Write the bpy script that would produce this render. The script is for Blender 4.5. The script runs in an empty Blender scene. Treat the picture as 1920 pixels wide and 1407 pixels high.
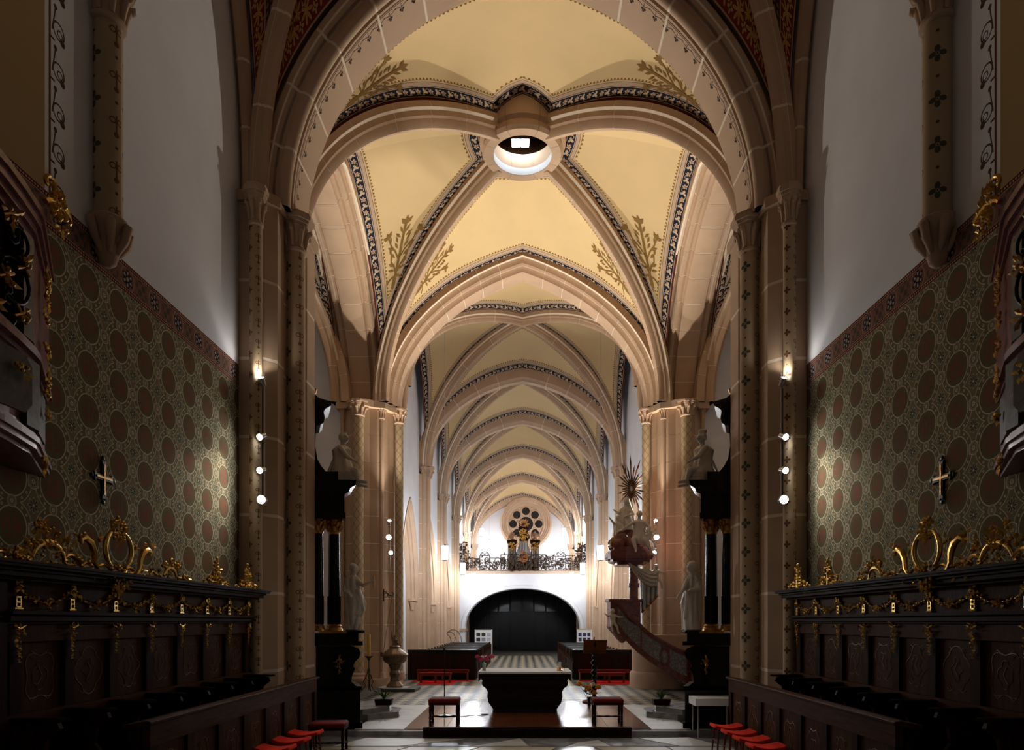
import bpy, bmesh, math, random
import numpy as np
from mathutils import Vector, Matrix
R = random.Random(7)
PI = math.pi
SC = bpy.context.scene
COL = SC.collection

# ---------------------------------------------------------------- camera, world, exposure
cd = bpy.data.cameras.new('camera'); cam = bpy.data.objects.new('camera', cd); COL.objects.link(cam)
cam.location = (0, 0, 2.1); cam.rotation_euler = (PI/2, 0, 0)
cd.lens = 24; cd.sensor_width = 36; cd.sensor_fit = 'HORIZONTAL'
cd.shift_x = -0.0104; cd.shift_y = 0.2414; cd.clip_end = 200
SC.camera = cam
w = bpy.data.worlds.new('night'); SC.world = w; w.use_nodes = True
w.node_tree.nodes['Background'].inputs[0].default_value = (0.02, 0.022, 0.03, 1)
w.node_tree.nodes['Background'].inputs[1].default_value = 0.3
SC.view_settings.view_transform = 'Standard'; SC.view_settings.look = 'None'
SC.view_settings.gamma = 1; SC.view_settings.use_curve_mapping = False
SC.view_settings.exposure = 0.0

def lamp(kind, loc, target, power, color=(1, 1, 1), size=0.15, angle=90, blend=0.6, name='spot_light'):
    l = bpy.data.lights.new(name, kind); o = bpy.data.objects.new(name, l); COL.objects.link(o)
    o.location = loc; l.energy = power; l.color = color
    if target is not None:
        o.rotation_euler = (Vector(target)-Vector(loc)).to_track_quat('-Z', 'Y').to_euler()
    if kind == 'SPOT':
        l.spot_size = math.radians(angle); l.spot_blend = blend; l.shadow_soft_size = size
    elif kind == 'AREA': l.size = size
    else: l.shadow_soft_size = size
    return o
WARM = (1.0, 0.90, 0.76); COOL = (0.93, 0.97, 1.0); NEUT = (1.0, 0.93, 0.84)
# Every light stands just in front of a lamp head that the photograph shows: three heads on each crossing
# pier, four on each choir pier pole. Pendants and the oculus lamp light the scene with their own glowing faces.
def head_light(base, c0, d, power, color, angle, blend, target=None, name='pier_spot_light'):
    p = Vector(base)+Vector(c0)+Vector(d).normalized()*.2
    return lamp('SPOT', p, Vector(target) if target is not None else p+Vector(d), power, color, .05, angle, blend, name)
for s in (-1, 1):
    B = (s*4.33, 22.05, 4.2)
    head_light(B, (0, .1, 1.08), (-s*.2, -.7, .6), 2500, WARM, 112, 1.0, (-s*.3, 17.4, 14.5))
    head_light(B, (0, .1, .65), (-s*.1, -1, -.1), 420, COOL, 62, .8, (s*.3, 16.0, .2))
    head_light(B, (0, .1, .15), (-s*.5, -.8, -.1), 300, NEUT, 46, .8, (-s*3.6, 14.2, 3.0))
    B = (s*4.42, 11.68, 4.1)
    head_light(B, (-s*.02, -.05, 2.02), (s*.2, -.55, .9), 9, WARM, 130, .4, (s*4.55, 11.75, 9.5), 'choir_spot_light')
    head_light(B, (-s*.02, -.05, 1.18), (s*.3, -1, -.5), 62, NEUT, 75, .7, (s*4.95, 9.8, 2.75), 'choir_spot_light')
    head_light(B, (-s*.02, -.05, .60), (s*.25, -1, -.35), 28, NEUT, 85, .9, (s*4.5, 8.3, 2.65), 'choir_spot_light')
    head_light(B, (-s*.02, -.05, .08), (0, -1, -.12), 110, (1, .97, .93), 90, .8, (-s*.6, 12.2, 0), 'choir_spot_light')
# ---------------------------------------------------------------- shader expressions
class NT:
    def __init__(s, name):
        s.m = bpy.data.materials.new(name); s.m.use_nodes = True; s.t = s.m.node_tree
        s.b = s.t.nodes['Principled BSDF']
    def node(s, t): return s.t.nodes.new(t)
    def link(s, a, b): s.t.links.new(a, b)
class V:
    def __init__(s, nt, sock): s.nt = nt; s.s = sock
    def op(s, o, *args):
        n = s.nt.node('ShaderNodeMath'); n.operation = o
        for i, a in enumerate((s,)+args):
            if isinstance(a, V): s.nt.link(a.s, n.inputs[i])
            else: n.inputs[i].default_value = a
        return V(s.nt, n.outputs[0])
    def __add__(s, o): return s.op('ADD', o)
    __radd__ = __add__
    def __sub__(s, o): return s.op('SUBTRACT', o)
    def __rsub__(s, o): return (s*-1.0)+o
    def __mul__(s, o): return s.op('MULTIPLY', o)
    __rmul__ = __mul__
    def __truediv__(s, o): return s.op('DIVIDE', o)
    def __lt__(s, o): return s.op('LESS_THAN', o)
    def __gt__(s, o): return s.op('GREATER_THAN', o)
    def mod(s, o): return s.op('FLOORED_MODULO', o)
    def floor(s): return s.op('FLOOR')
    def abs(s): return s.op('ABSOLUTE')
    def sin(s): return s.op('SINE')
    def cos(s): return s.op('COSINE')
    def sqrt(s): return s.op('SQRT')
    def max(s, o): return s.op('MAXIMUM', o)
    def min(s, o): return s.op('MINIMUM', o)
    def atan2(s, o): return s.op('ARCTAN2', o)
    def cell(s, p): return s.mod(p)-p/2            # centred repeat
    def tri(s, p): return ((s.mod(p))-p/2).abs()
    def between(s, a, b): return (s > a)*(s < b)
def hyp(a, b): return (a*a+b*b).sqrt()
def inv(a): return 1.0-a
def C4(c): return (c[0], c[1], c[2], 1)
def mix(nt, f, a, b):
    n = nt.node('ShaderNodeMix'); n.data_type = 'RGBA'
    if isinstance(f, V): nt.link(f.s, n.inputs[0])
    else: n.inputs[0].default_value = f
    for i, x in ((6, a), (7, b)):
        if hasattr(x, 'links'): nt.link(x, n.inputs[i])
        else: n.inputs[i].default_value = C4(x)
    return n.outputs[2]
def uvs(nt, name):
    n = nt.node('ShaderNodeUVMap'); n.uv_map = name
    q = nt.node('ShaderNodeSeparateXYZ'); nt.link(n.outputs[0], q.inputs[0])
    return V(nt, q.outputs[0]), V(nt, q.outputs[1])
def pos(nt):
    n = nt.node('ShaderNodeNewGeometry'); q = nt.node('ShaderNodeSeparateXYZ'); nt.link(n.outputs['Position'], q.inputs[0])
    return [V(nt, q.outputs[i]) for i in range(3)]
def objc(nt):
    n = nt.node('ShaderNodeTexCoord'); q = nt.node('ShaderNodeSeparateXYZ'); nt.link(n.outputs['Object'], q.inputs[0])
    return [V(nt, q.outputs[i]) for i in range(3)]
def noise(nt, scale, detail=4, rough=.55, vec=None):
    n = nt.node('ShaderNodeTexNoise'); n.inputs['Scale'].default_value = scale
    n.inputs['Detail'].default_value = detail; n.inputs['Roughness'].default_value = rough
    if vec is None:
        g = nt.node('ShaderNodeNewGeometry'); nt.link(g.outputs['Position'], n.inputs['Vector'])
    else: nt.link(vec, n.inputs['Vector'])
    return V(nt, n.outputs[0])
def setp(nt, color=None, rough=.6, metal=0, spec=.5, bump=None, bstr=.15, bdist=.01, ior=None):
    b = nt.b
    if ior: b.inputs['IOR'].default_value = ior
    if color is not None:
        if hasattr(color, 'links'): nt.link(color, b.inputs['Base Color'])
        else: b.inputs['Base Color'].default_value = C4(color)
    if isinstance(rough, V): nt.link(rough.s, b.inputs['Roughness'])
    else: b.inputs['Roughness'].default_value = rough
    b.inputs['Metallic'].default_value = metal
    b.inputs['Specular IOR Level'].default_value = spec
    if bump is not None:
        n = nt.node('ShaderNodeBump'); n.inputs['Strength'].default_value = bstr; n.inputs['Distance'].default_value = bdist
        nt.link(bump.s, n.inputs['Height']); nt.link(n.outputs[0], b.inputs['Normal'])
    return nt.m
def plain(name, c, rough=.6, metal=0, var=.18, scale=3, spec=.5, bstr=.1, bscale=None):
    nt = NT(name); f = noise(nt, scale, 5)
    d = tuple(x*(1-var) for x in c); e = tuple(min(1, x*(1+var)) for x in c)
    f2 = (f*2.2-.6)
    col = mix(nt, f2.max(0.0).min(1.0), d, e)
    return setp(nt, col, rough, metal, spec, noise(nt, bscale or scale*12, 3), bstr)
def srgb(h):
    h = h.lstrip('#'); v = [int(h[i:i+2], 16)/255 for i in (0, 2, 4)]
    return tuple(x/12.92 if x <= .04045 else ((x+.055)/1.055)**2.4 for x in v)

# ---------------------------------------------------------------- mesh building
class MB:
    def __init__(s): s.v = []; s.f = []; s.uv = {}
    def add(s, vs, fs):
        o = len(s.v); s.v += [tuple(v) for v in vs]; s.f += [tuple(i+o for i in f) for f in fs]; return s
    def box(s, c, d, rz=0, taper=1.0):
        x, y, z = (q/2 for q in d); vs = []
        for k, t in ((-1, 1.0), (1, taper)):
            for a, b in ((-1, -1), (1, -1), (1, 1), (-1, 1)):
                X, Y = a*x*t, b*y*t
                if rz: X, Y = X*math.cos(rz)-Y*math.sin(rz), X*math.sin(rz)+Y*math.cos(rz)
                vs.append((c[0]+X, c[1]+Y, c[2]+k*z))
        return s.add(vs, [(3, 2, 1, 0), (4, 5, 6, 7), (0, 1, 5, 4), (1, 2, 6, 5), (2, 3, 7, 6), (3, 0, 4, 7)])
    def bx(s, x0, x1, y0, y1, z0, z1):
        return s.box(((x0+x1)/2, (y0+y1)/2, (z0+z1)/2), (abs(x1-x0), abs(y1-y0), abs(z1-z0)))
    def prism(s, poly, z0, z1):
        n = len(poly); vs = [(p[0], p[1], z0) for p in poly]+[(p[0], p[1], z1) for p in poly]
        fs = [tuple(range(n-1, -1, -1)), tuple(range(n, 2*n))]+[(i, (i+1) % n, n+(i+1) % n, n+i) for i in range(n)]
        return s.add(vs, fs)
    def extrude(s, poly, o, u, v, wv, t0, t1):
        """poly in (u,v) plane at origin o, thickness along wv from t0 to t1"""
        o, u, v, wv = (Vector(q) for q in (o, u, v, wv)); n = len(poly)
        a = [o+u*p[0]+v*p[1]+wv*t0 for p in poly]; b = [o+u*p[0]+v*p[1]+wv*t1 for p in poly]
        return s.add(a+b, [tuple(range(n-1, -1, -1)), tuple(range(n, 2*n))]+[(i, (i+1) % n, n+(i+1) % n, n+i) for i in range(n)])
    def lathe(s, prof, c=(0, 0, 0), n=16, axis='z', rot=0, fn=None):
        vs = []; m = len(prof)
        for r, z in prof:
            for k in range(n):
                a = 2*PI*k/n+rot; rr = r*(fn(a, z) if fn else 1)
                p = (rr*math.cos(a), rr*math.sin(a), z)
                if axis == 'y': p = (p[0], z, p[1])
                if axis == 'x': p = (z, p[0], p[1])
                vs.append((c[0]+p[0], c[1]+p[1], c[2]+p[2]))
        fs = [(j*n+k, j*n+(k+1) % n, (j+1)*n+(k+1) % n, (j+1)*n+k) for j in range(m-1) for k in range(n)]
        fs += [tuple(range(n-1, -1, -1)), tuple((m-1)*n+k for k in range(n))]
        return s.add(vs, fs)
    def tube(s, pts, r, n=6, closed=False, flat=1.0):
        """tube through pts; r number or list; flat squashes along the world-z-ish side"""
        P = [Vector(p) for p in pts]; m = len(P); rs = r if isinstance(r, (list, tuple)) else [r]*m
        vs = []; up = Vector((0.13, 0.21, 0.97)); prev = None
        for i in range(m):
            if closed: t = P[(i+1) % m]-P[i-1]
            else: t = P[min(i+1, m-1)]-P[max(i-1, 0)]
            if t.length < 1e-9: t = Vector((0, 0, 1))
            t.normalize()
            if prev is None: prev = t.orthogonal().normalized()
            a = (prev-t*prev.dot(t));
            if a.length < 1e-6: a = t.orthogonal()
            a.normalize(); prev = a; b = t.cross(a)
            for k in range(n):
                q = 2*PI*k/n; vs.append(P[i]+(a*math.cos(q)+b*math.sin(q)*flat)*rs[i])
        fs = []
        for j in range(m if closed else m-1):
            jj = (j+1) % m
            fs += [(j*n+k, j*n+(k+1) % n, jj*n+(k+1) % n, jj*n+k) for k in range(n)]
        if not closed: fs += [tuple(range(n-1, -1, -1)), tuple((m-1)*n+k for k in range(n))]
        return s.add(vs, fs)
    def ball(s, c, r, n=8, m=6, M=None):
        r = (r, r, r) if not isinstance(r, (tuple, list)) else r
        vs = []; c = Vector(c)
        for j in range(m+1):
            th = PI*j/m
            for k in range(n):
                a = 2*PI*k/n; p = Vector((r[0]*math.sin(th)*math.cos(a), r[1]*math.sin(th)*math.sin(a), -r[2]*math.cos(th)))
                vs.append(c+(M @ p if M else p))
        return s.add(vs, [(j*n+k, j*n+(k+1) % n, (j+1)*n+(k+1) % n, (j+1)*n+k) for j in range(m) for k in range(n)])
    def cap(s, a, b, ra, rb, n=10):
        """tapered limb with round ends"""
        a, b = Vector(a), Vector(b); d = (b-a); L = d.length; d.normalize(); pts = []; rs = []
        for t in (-1, -.7, -.35, 0): pts.append(a+d*ra*t); rs.append(max(.02*ra, ra*math.sqrt(max(0, 1-t*t))))
        for t in (0, .35, .7, 1): pts.append(b+d*rb*t); rs.append(max(.02*rb, rb*math.sqrt(max(0, 1-t*t))))
        return s.tube(pts, rs, n)
    def merge(s, o): return s.add(o.v, o.f)
    def mirror(s):
        s.v = [(-x, y, z) for x, y, z in s.v]; s.f = [tuple(reversed(f)) for f in s.f]; return s
    def build(s, name, mat, parent=None, smooth=None, loc=None):
        me = bpy.data.meshes.new(name); me.from_pydata(s.v, [], s.f); me.update()
        if mat is not None:
            for q in (mat if isinstance(mat, (list, tuple)) else [mat]): me.materials.append(q)
        for k, d in s.uv.items():
            l = me.uv_layers.new(name=k); li = np.zeros(len(me.loops), dtype=np.int32); me.loops.foreach_get('vertex_index', li)
            l.data.foreach_set('uv', np.asarray(d, dtype=np.float32)[li].ravel())
        if smooth is not None:
            me.polygons.foreach_set('use_smooth', [True]*len(me.polygons))
            if smooth < 180: me.set_sharp_from_angle(angle=math.radians(smooth))
        o = bpy.data.objects.new(name, me); COL.objects.link(o)
        if parent is not None: o.parent = parent
        if loc is not None: o.location = loc
        return o
def tag(o, label, cat, group=None, kind=None):
    o['label'] = label; o['category'] = cat
    if group: o['group'] = group
    if kind: o['kind'] = kind
    return o
def thing(name, label, cat, loc=(0, 0, 0), group=None, kind=None, rz=0):
    o = bpy.data.objects.new(name, None); COL.objects.link(o); o.empty_display_size = .1
    o.location = loc; o.rotation_euler = (0, 0, rz)
    return tag(o, label, cat, group, kind)
def dup(root, loc=None, rz=None, label=None):
    def cp(o, par):
        c = o.copy(); COL.objects.link(c)
        if par is not None: c.parent = par
        for ch in o.children: cp(ch, c)
        return c
    r = cp(root, None)
    if loc is not None: r.location = loc
    if rz is not None: r.rotation_euler = (0, 0, rz)
    if label: r['label'] = label
    return r
def inst(src, parent, loc=None, rz=0, scale=None):
    c = bpy.data.objects.new(src.name.split('.')[0], src.data); COL.objects.link(c); c.parent = parent
    for m in src.modifiers: pass
    if loc is not None: c.location = loc
    c.rotation_euler = (0, 0, rz)
    if scale: c.scale = scale
    return c
def bevel(o, wd=.01, seg=2):
    m = o.modifiers.new('bevel', 'BEVEL'); m.width = wd; m.segments = seg; m.limit_method = 'ANGLE'; return o

ORD = ['first', 'second', 'third', 'fourth', 'fifth', 'sixth', 'seventh', 'eighth', 'ninth', 'tenth', 'eleventh', 'twelfth']
# ---------------------------------------------------------------- arch / rib paths
def half_ellipse(A, K, c=.25, n=80):
    """from spring A to crown K, vertical at A; pointed when c>0. Returns pts, outward normals."""
    A = np.array(A, float); K = np.array(K, float); h = K-A; h[2] = 0; D = np.linalg.norm(h); h /= D; rise = K[2]-A[2]
    a = D*(1+c); th1 = math.acos(c/(1+c)); b = rise/math.sin(th1)
    th = np.linspace(0, th1, 400)
    x = a*(1-np.cos(th)); z = b*np.sin(th)
    L = np.concatenate([[0], np.cumsum(np.hypot(np.diff(x), np.diff(z)))])
    q = np.linspace(0, L[-1], n+1); thq = np.interp(q, L, th)
    x = a*(1-np.cos(thq)); z = b*np.sin(thq)
    nx = -np.cos(thq)/a; nz = np.sin(thq)/b; m = np.hypot(nx, nz); nx /= m; nz /= m
    nx[-1], nz[-1] = 0, 1/nz[-1]                      # mitre at the crown
    P = A+np.outer(x, h)+np.outer(z, (0, 0, 1)); N = np.outer(nx, h)+np.outer(nz, (0, 0, 1))
    return P, N, q
def sweep(mb, P, N, d, prof, i0, i1, g0=0, g1=0):
    """closed profile (a along d, b along N) from index i0 to i1, ends pulled in by g0/g1"""
    k = len(prof); d = np.array(d, float); vs = []; idx = list(range(i0, i1+1))
    for j, i in enumerate(idx):
        p = P[i].copy()
        if j == 0 and g0: p = p+(P[i+1]-P[i])/np.linalg.norm(P[i+1]-P[i])*g0
        if j == len(idx)-1 and g1: p = p-(P[i]-P[i-1])/np.linalg.norm(P[i]-P[i-1])*g1
        for a, b in prof: vs.append(tuple(p+d*a+N[i]*b))
    m = len(idx); fs = [(j*k+q, j*k+(q+1) % k, (j+1)*k+(q+1) % k, (j+1)*k+q) for j in range(m-1) for q in range(k)]
    fs += [tuple(range(k-1, -1, -1)), tuple((m-1)*k+q for q in range(k))]
    return mb.add(vs, fs)
def uvsweep(mb, P, N, d, prof, q):
    pass
def stone_arch(parent, P, N, d, prof, nseg, mat, jmat, gap=.02, shrink=.006, sub=6, smooth=35, uvl=None):
    n = len(P)-1; cuts = [round(i*n/nseg) for i in range(nseg+1)]
    ca = sum(p[0] for p in prof)/len(prof); cb = sum(p[1] for p in prof)/len(prof)
    for i in range(nseg):
        mb = MB(); step = max(1, (cuts[i+1]-cuts[i])//sub)
        ids = list(range(cuts[i], cuts[i+1], step))+[cuts[i+1]]
        sweep(mb, P[ids], N[ids], d, prof, 0, len(ids)-1, gap/2 if i else 0, gap/2 if i < nseg-1 else 0)
        o = mb.build('voussoir', mat, parent, smooth)
        if uvl is not None:
            me = o.data; l = me.uv_layers.new(name='S'); k = len(prof); acc = [0]
            for j in range(k-1): acc.append(acc[-1]+math.hypot(prof[j+1][0]-prof[j][0], prof[j+1][1]-prof[j][1]))
            for lp in me.loops:
                vi = lp.vertex_index; l.data[lp.index].uv = (uvl[ids[vi//k]], acc[vi % k])
    mb = MB(); st = max(1, n//40); ids = list(range(0, n, st))+[n]
    pr = [((a-ca)*(1-shrink/ max(.05, abs(a-ca)) if abs(a-ca) > .01 else 1)+ca, (b-cb)*(1-shrink/max(.05, abs(b-cb)) if abs(b-cb) > .01 else 1)+cb) for a, b in prof]
    sweep(mb, P[ids], N[ids], d, pr, 0, len(ids)-1)
    mb.build('mortar_joint', jmat, parent, smooth)
def vault_cell(parent, E, qE, D, qD, mat, bulge=.2, ns=14, d0E=0, d0D=0, name='vault_cell', flip=False, hole=None):
    n = len(E); vs = []; u1 = []; u2 = []
    for i in range(n):
        L = np.linalg.norm(D[i]-E[i])
        for j in range(ns+1):
            s = j/ns; p = E[i]*(1-s)+D[i]*s
            p = p+np.array((0, 0, 1))*bulge*4*s*(1-s)*min(1, L/2.5)**1.5
            vs.append(tuple(p)); u1.append((qE[i], s*L-d0E)); u2.append((qD[i], (1-s)*L-d0D))
    fs = [(i*(ns+1)+j, i*(ns+1)+j+1, (i+1)*(ns+1)+j+1, (i+1)*(ns+1)+j) for i in range(n-1) for j in range(ns)]
    if hole: fs = [f for f in fs if min(math.hypot(vs[i][0]-hole[0], vs[i][1]-hole[1]) for i in f) > hole[2]]
    if flip: fs = [tuple(reversed(f)) for f in fs]
    mb = MB(); mb.add(vs, fs); mb.uv = {'E': u1, 'D': u2}
    return mb.build(name, mat, parent, 180)
# ---------------------------------------------------------------- materials
def band_paint(nt, base, k=1.0, ring=None, fringe=(.22, .12, .03)):
    lE, dE = uvs(nt, 'E'); lD, dD = uvs(nt, 'D')
    f = dE < dD; d = dE.min(dD); l = f*lE+inv(f)*lD
    if ring:
        x, y, z = pos(nt); a = y-ring[1]
        dr = hyp(x-ring[0], a)-ring[2]; g = dr < d
        l = g*(x.atan2(a)*1.33055)+inv(g)*l; d = d.min(dr)
    if k != 1: d = d/k; l = l/k
    c = mix(nt, noise(nt, 1.2, 4), tuple(x*.93 for x in base), tuple(min(1, x*1.07) for x in base))
    fr = hyp(l.cell(.1), (d-.465)*1.0) < .026
    fr = fr.max((d.between(.435, .448)))
    c = mix(nt, fr, c, fringe)
    tan = (.50, .37, .27)
    c = mix(nt, d < .425, c, (.62, .47, .28))
    c = mix(nt, d < .40, c, (.13, .05, .03))
    c = mix(nt, d < .388, c, tan)
    c = mix(nt, d < .30, c, (.10, .03, .02))
    c = mix(nt, d < .285, c, (.62, .5, .36))
    navy = mix(nt, noise(nt, 9, 3), (.008, .010, .022), (.02, .022, .04))
    c = mix(nt, d < .27, c, navy)
    v = d-.155
    u = l.cell(.38); th = u.atan2(v); r = hyp(u, v)
    flower = r < (.058+(th*5.0).cos()*.016)
    cream = (.60, .46, .32)
    c = mix(nt, flower*(d < .27), c, (.55, .40, .28))
    c = mix(nt, (r < .022), c, (.16, .05, .04))
    c = mix(nt, r.between(.03, .037), c, (.2, .1, .07))
    u2 = (l+.19).cell(.38); th2 = v.atan2(u2); r2 = hyp(u2, v)
    leaf = r2 < (.060+(th2*3.0+.5).cos()*.034)
    vein = (r2 > .02)*((th2*3.0+.5).sin().abs() < .12)
    c = mix(nt, leaf*inv(vein)*(d < .255), c, cream)
    c = mix(nt, ((v-(l*16.53).sin()*.07).abs() < .007)*(d < .25), c, cream)
    c = mix(nt, d < .055, c, (.58, .45, .32))
    c = mix(nt, d < .042, c, (.10, .018, .014))
    return c
def vault_mat(name, base, k=1.0, ring=None):
    nt = NT(name); return setp(nt, band_paint(nt, base, k, ring), .85, 0, .2)
M = {}
M['vault_cross'] = vault_mat('crossing_vault_paint', (.70, .52, .28), 1.0, (0, 17.75, 1.12))
M['vault_side'] = vault_mat('transept_vault_paint', (.70, .52, .28), .9)
M['vault_nave'] = vault_mat('nave_vault_paint', (.70, .52, .28), .95)
def choir_vault():
    nt = NT('choir_vault_paint'); lE, dE = uvs(nt, 'E'); lD, dD = uvs(nt, 'D')
    f = dE < dD; d = dE.min(dD); l = f*lE+inv(f)*lD
    c = mix(nt, noise(nt, 3), (.17, .018, .014), (.24, .028, .020))
    gold = (.58, .34, .09)
    v = d-.25; u = l.cell(.42); r = hyp(u, v); th = u.atan2(v)
    c = mix(nt, (r < .17*(.62+(th*7.0).cos()*.38)), c, gold)
    c = mix(nt, ((th*7.0).sin().abs() < .22)*(r < .13), c, (.10, .012, .01))
    u2 = (l+.21).cell(.42); v2 = (d-.25).abs()-.09; r2 = hyp(u2, v2); th2 = u2.atan2(v2)
    c = mix(nt, r2 < .055+(th2*4.0).cos()*.028, c, (.5, .34, .12))
    c = mix(nt, r2 < .018, c, (.02, .02, .04))
    c = mix(nt, d.between(.44, .47), c, (.5, .36, .2))
    c = mix(nt, d > .47, c, (.06, .02, .018))
    dd = hyp(l.cell(.12), d.cell(.12))
    c = mix(nt, (d > .49)*(dd < .035), c, (.25, .15, .06))
    c = mix(nt, d < .05, c, (.45, .33, .18)); c = mix(nt, d < .02, c, (.06, .02, .015))
    return setp(nt, c, .8, 0, .2)
M['vault_choir'] = choir_vault()
M['stone'] = plain('nave_sandstone', (.53, .37, .255), .85, var=.10, scale=1.3, spec=.2, bstr=.12)
M['stone_pier'] = M['stone']
M['stone_choir'] = M['stone']
M['mortar'] = plain('pale_mortar', (.82, .70, .56), .9, var=.05, scale=5)
M['mortar_choir'] = M['mortar']
M['white'] = plain('white_plaster', (.76, .76, .79), .9, var=.06, scale=.9, spec=.15, bstr=.05)
M['white_choir'] = M['white']
M['ochre'] = plain('ochre_wall_paint', (.40, .27, .12), .9, var=.07, scale=1, spec=.15)
M['wood'] = None
def wood(name, c, rough=.4, sc=(3, 3, 22), spec=.35, ior=1.13):
    nt = NT(name); n = nt.node('ShaderNodeTexCoord'); mp = nt.node('ShaderNodeMapping'); mp.inputs['Scale'].default_value = sc
    nt.link(n.outputs['Object'], mp.inputs[0]); f = noise(nt, 1.6, 6, .65, mp.outputs[0])
    col = mix(nt, (f*2.4-.7).max(0.0).min(1.0), tuple(x*.55 for x in c), tuple(x*1.3 for x in c))
    return setp(nt, col, rough, 0, spec, f, .12, ior=ior)
M['wood'] = wood('dark_oak', (.034, .014, .007), .5, (22, 22, 2))
M['wood_panel'] = wood('brown_oak_panel', (.072, .026, .010), .5, (20, 20, 2))
M['wood_rail'] = wood('walnut_rail', (.075, .032, .017), .42, (22, 2, 22))
M['wood_black'] = wood('black_pew_wood', (.010, .008, .007), .28, (2, 20, 20), .5, 1.3)
M['wood_red'] = wood('cherry_wood', (.20, .065, .025), .35, (2, 18, 18))
M['parquet'] = wood('platform_parquet', (.17, .055, .028), .16, (2, 14, 14), .6, 1.45)
M['inlay'] = plain('maple_inlay', (.22, .11, .045), .5)
M['gold'] = plain('gilding', (.85, .52, .14), .28, 1.0, .25, 14, .5, .35, 40)
M['gold_dull'] = plain('old_gilding', (.50, .28, .09), .42, 1.0, .3, 12, .5, .4, 40)
M['black_marble'] = None
def marble(name, a, b, sc, rough, spec=.5, dist=1.4, vein=None, ior=None):
    nt = NT(name); g = nt.node('ShaderNodeNewGeometry'); n = nt.node('ShaderNodeTexNoise'); n.inputs['Scale'].default_value = sc
    n.inputs['Detail'].default_value = 8; n.inputs['Distortion'].default_value = dist; nt.link(g.outputs['Position'], n.inputs['Vector'])
    f = V(nt, n.outputs[0]); c = mix(nt, (f*3.0-1.0).max(0.0).min(1.0), a, b)
    if vein: c = mix(nt, ((f-.5).abs() < .012), c, vein)
    return setp(nt, c, rough, 0, spec, ior=ior)
M['black_marble'] = marble('black_marble', (.006, .006, .006), (.014, .012, .010), 3, .22, .5, ior=1.35)
M['red_marble'] = marble('red_marble', (.13, .035, .030), (.26, .085, .07), 7, .22, .5)
M['grey_marble'] = marble('grey_vein_marble', (.12, .115, .11), (.34, .30, .28), 9, .25, .5, 2.2, (.05, .045, .04))
M['dark_red_marble'] = marble('dark_red_marble', (.13, .035, .030), (.26, .085, .07), 7, .3, .5, ior=1.3)
M['dark_grey_marble'] = marble('dark_grey_marble', (.05, .05, .046), (.11, .105, .095), 7, .35, .5, ior=1.3)
M['statue'] = plain('white_stucco', (.62, .56, .47), .55, var=.15, scale=5, spec=.4, bstr=.15)
M['white_marble'] = marble('white_marble_slab', (.50, .50, .48), (.66, .65, .61), 1.6, .35, .5)
M['step_stone'] = marble('grey_step_marble', (.16, .165, .17), (.33, .33, .33), 2.2, .25)
M['tile_light'] = marble('cream_floor_tile', (.36, .30, .20), (.50, .43, .30), 2, .42)
M['tile_dark'] = marble('slate_floor_tile', (.030, .029, .028), (.065, .062, .056), 2.5, .42)
M['grout'] = plain('floor_grout', (.10, .09, .075), .8)
M['red_carpet'] = plain('red_carpet', (.62, .012, .010), .95, var=.2, scale=20, spec=.1, bstr=.3, bscale=200)
M['red_velvet'] = plain('dark_red_velvet', (.16, .008, .008), .8, var=.25, scale=8, spec=.2)
M['red_felt'] = plain('bright_red_felt', (.80, .035, .012), .9, var=.15, scale=8, spec=.15, bstr=.2, bscale=150)
M['linen'] = plain('white_linen', (.80, .80, .78), .85, var=.05, scale=4)
M['iron'] = plain('black_iron', (.015, .013, .012), .45, .6)
M['iron_brown'] = plain('bronzed_iron', (.07, .045, .03), .45, .7, .3, 9)
M['metal'] = plain('brushed_steel', (.5, .5, .5), .35, 1.0, .1)
M['font_metal'] = plain('bronze_font', (.20, .135, .085), .38, .7, .35, 8)
def emit(name, c, st):
    nt = NT(name); nt.b.inputs['Emission Color'].default_value = C4(c); nt.b.inputs['Emission Strength'].default_value = st
    f = noise(nt, 5); return setp(nt, mix(nt, f, (.8, .8, .8), (.9, .9, .9)), .5)
M['lamp_glow'] = emit('lamp_led', (.95, .98, 1), 120)
M['pendant_glow'] = emit('pendant_opal_glass', (.90, .95, 1), 185)
M['oculus_glow'] = emit('oculus_lamp', (.85, .95, 1), 60)
M['glass_dark'] = plain('dark_window_glass', (.012, .014, .018), .12, spec=.6)

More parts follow.
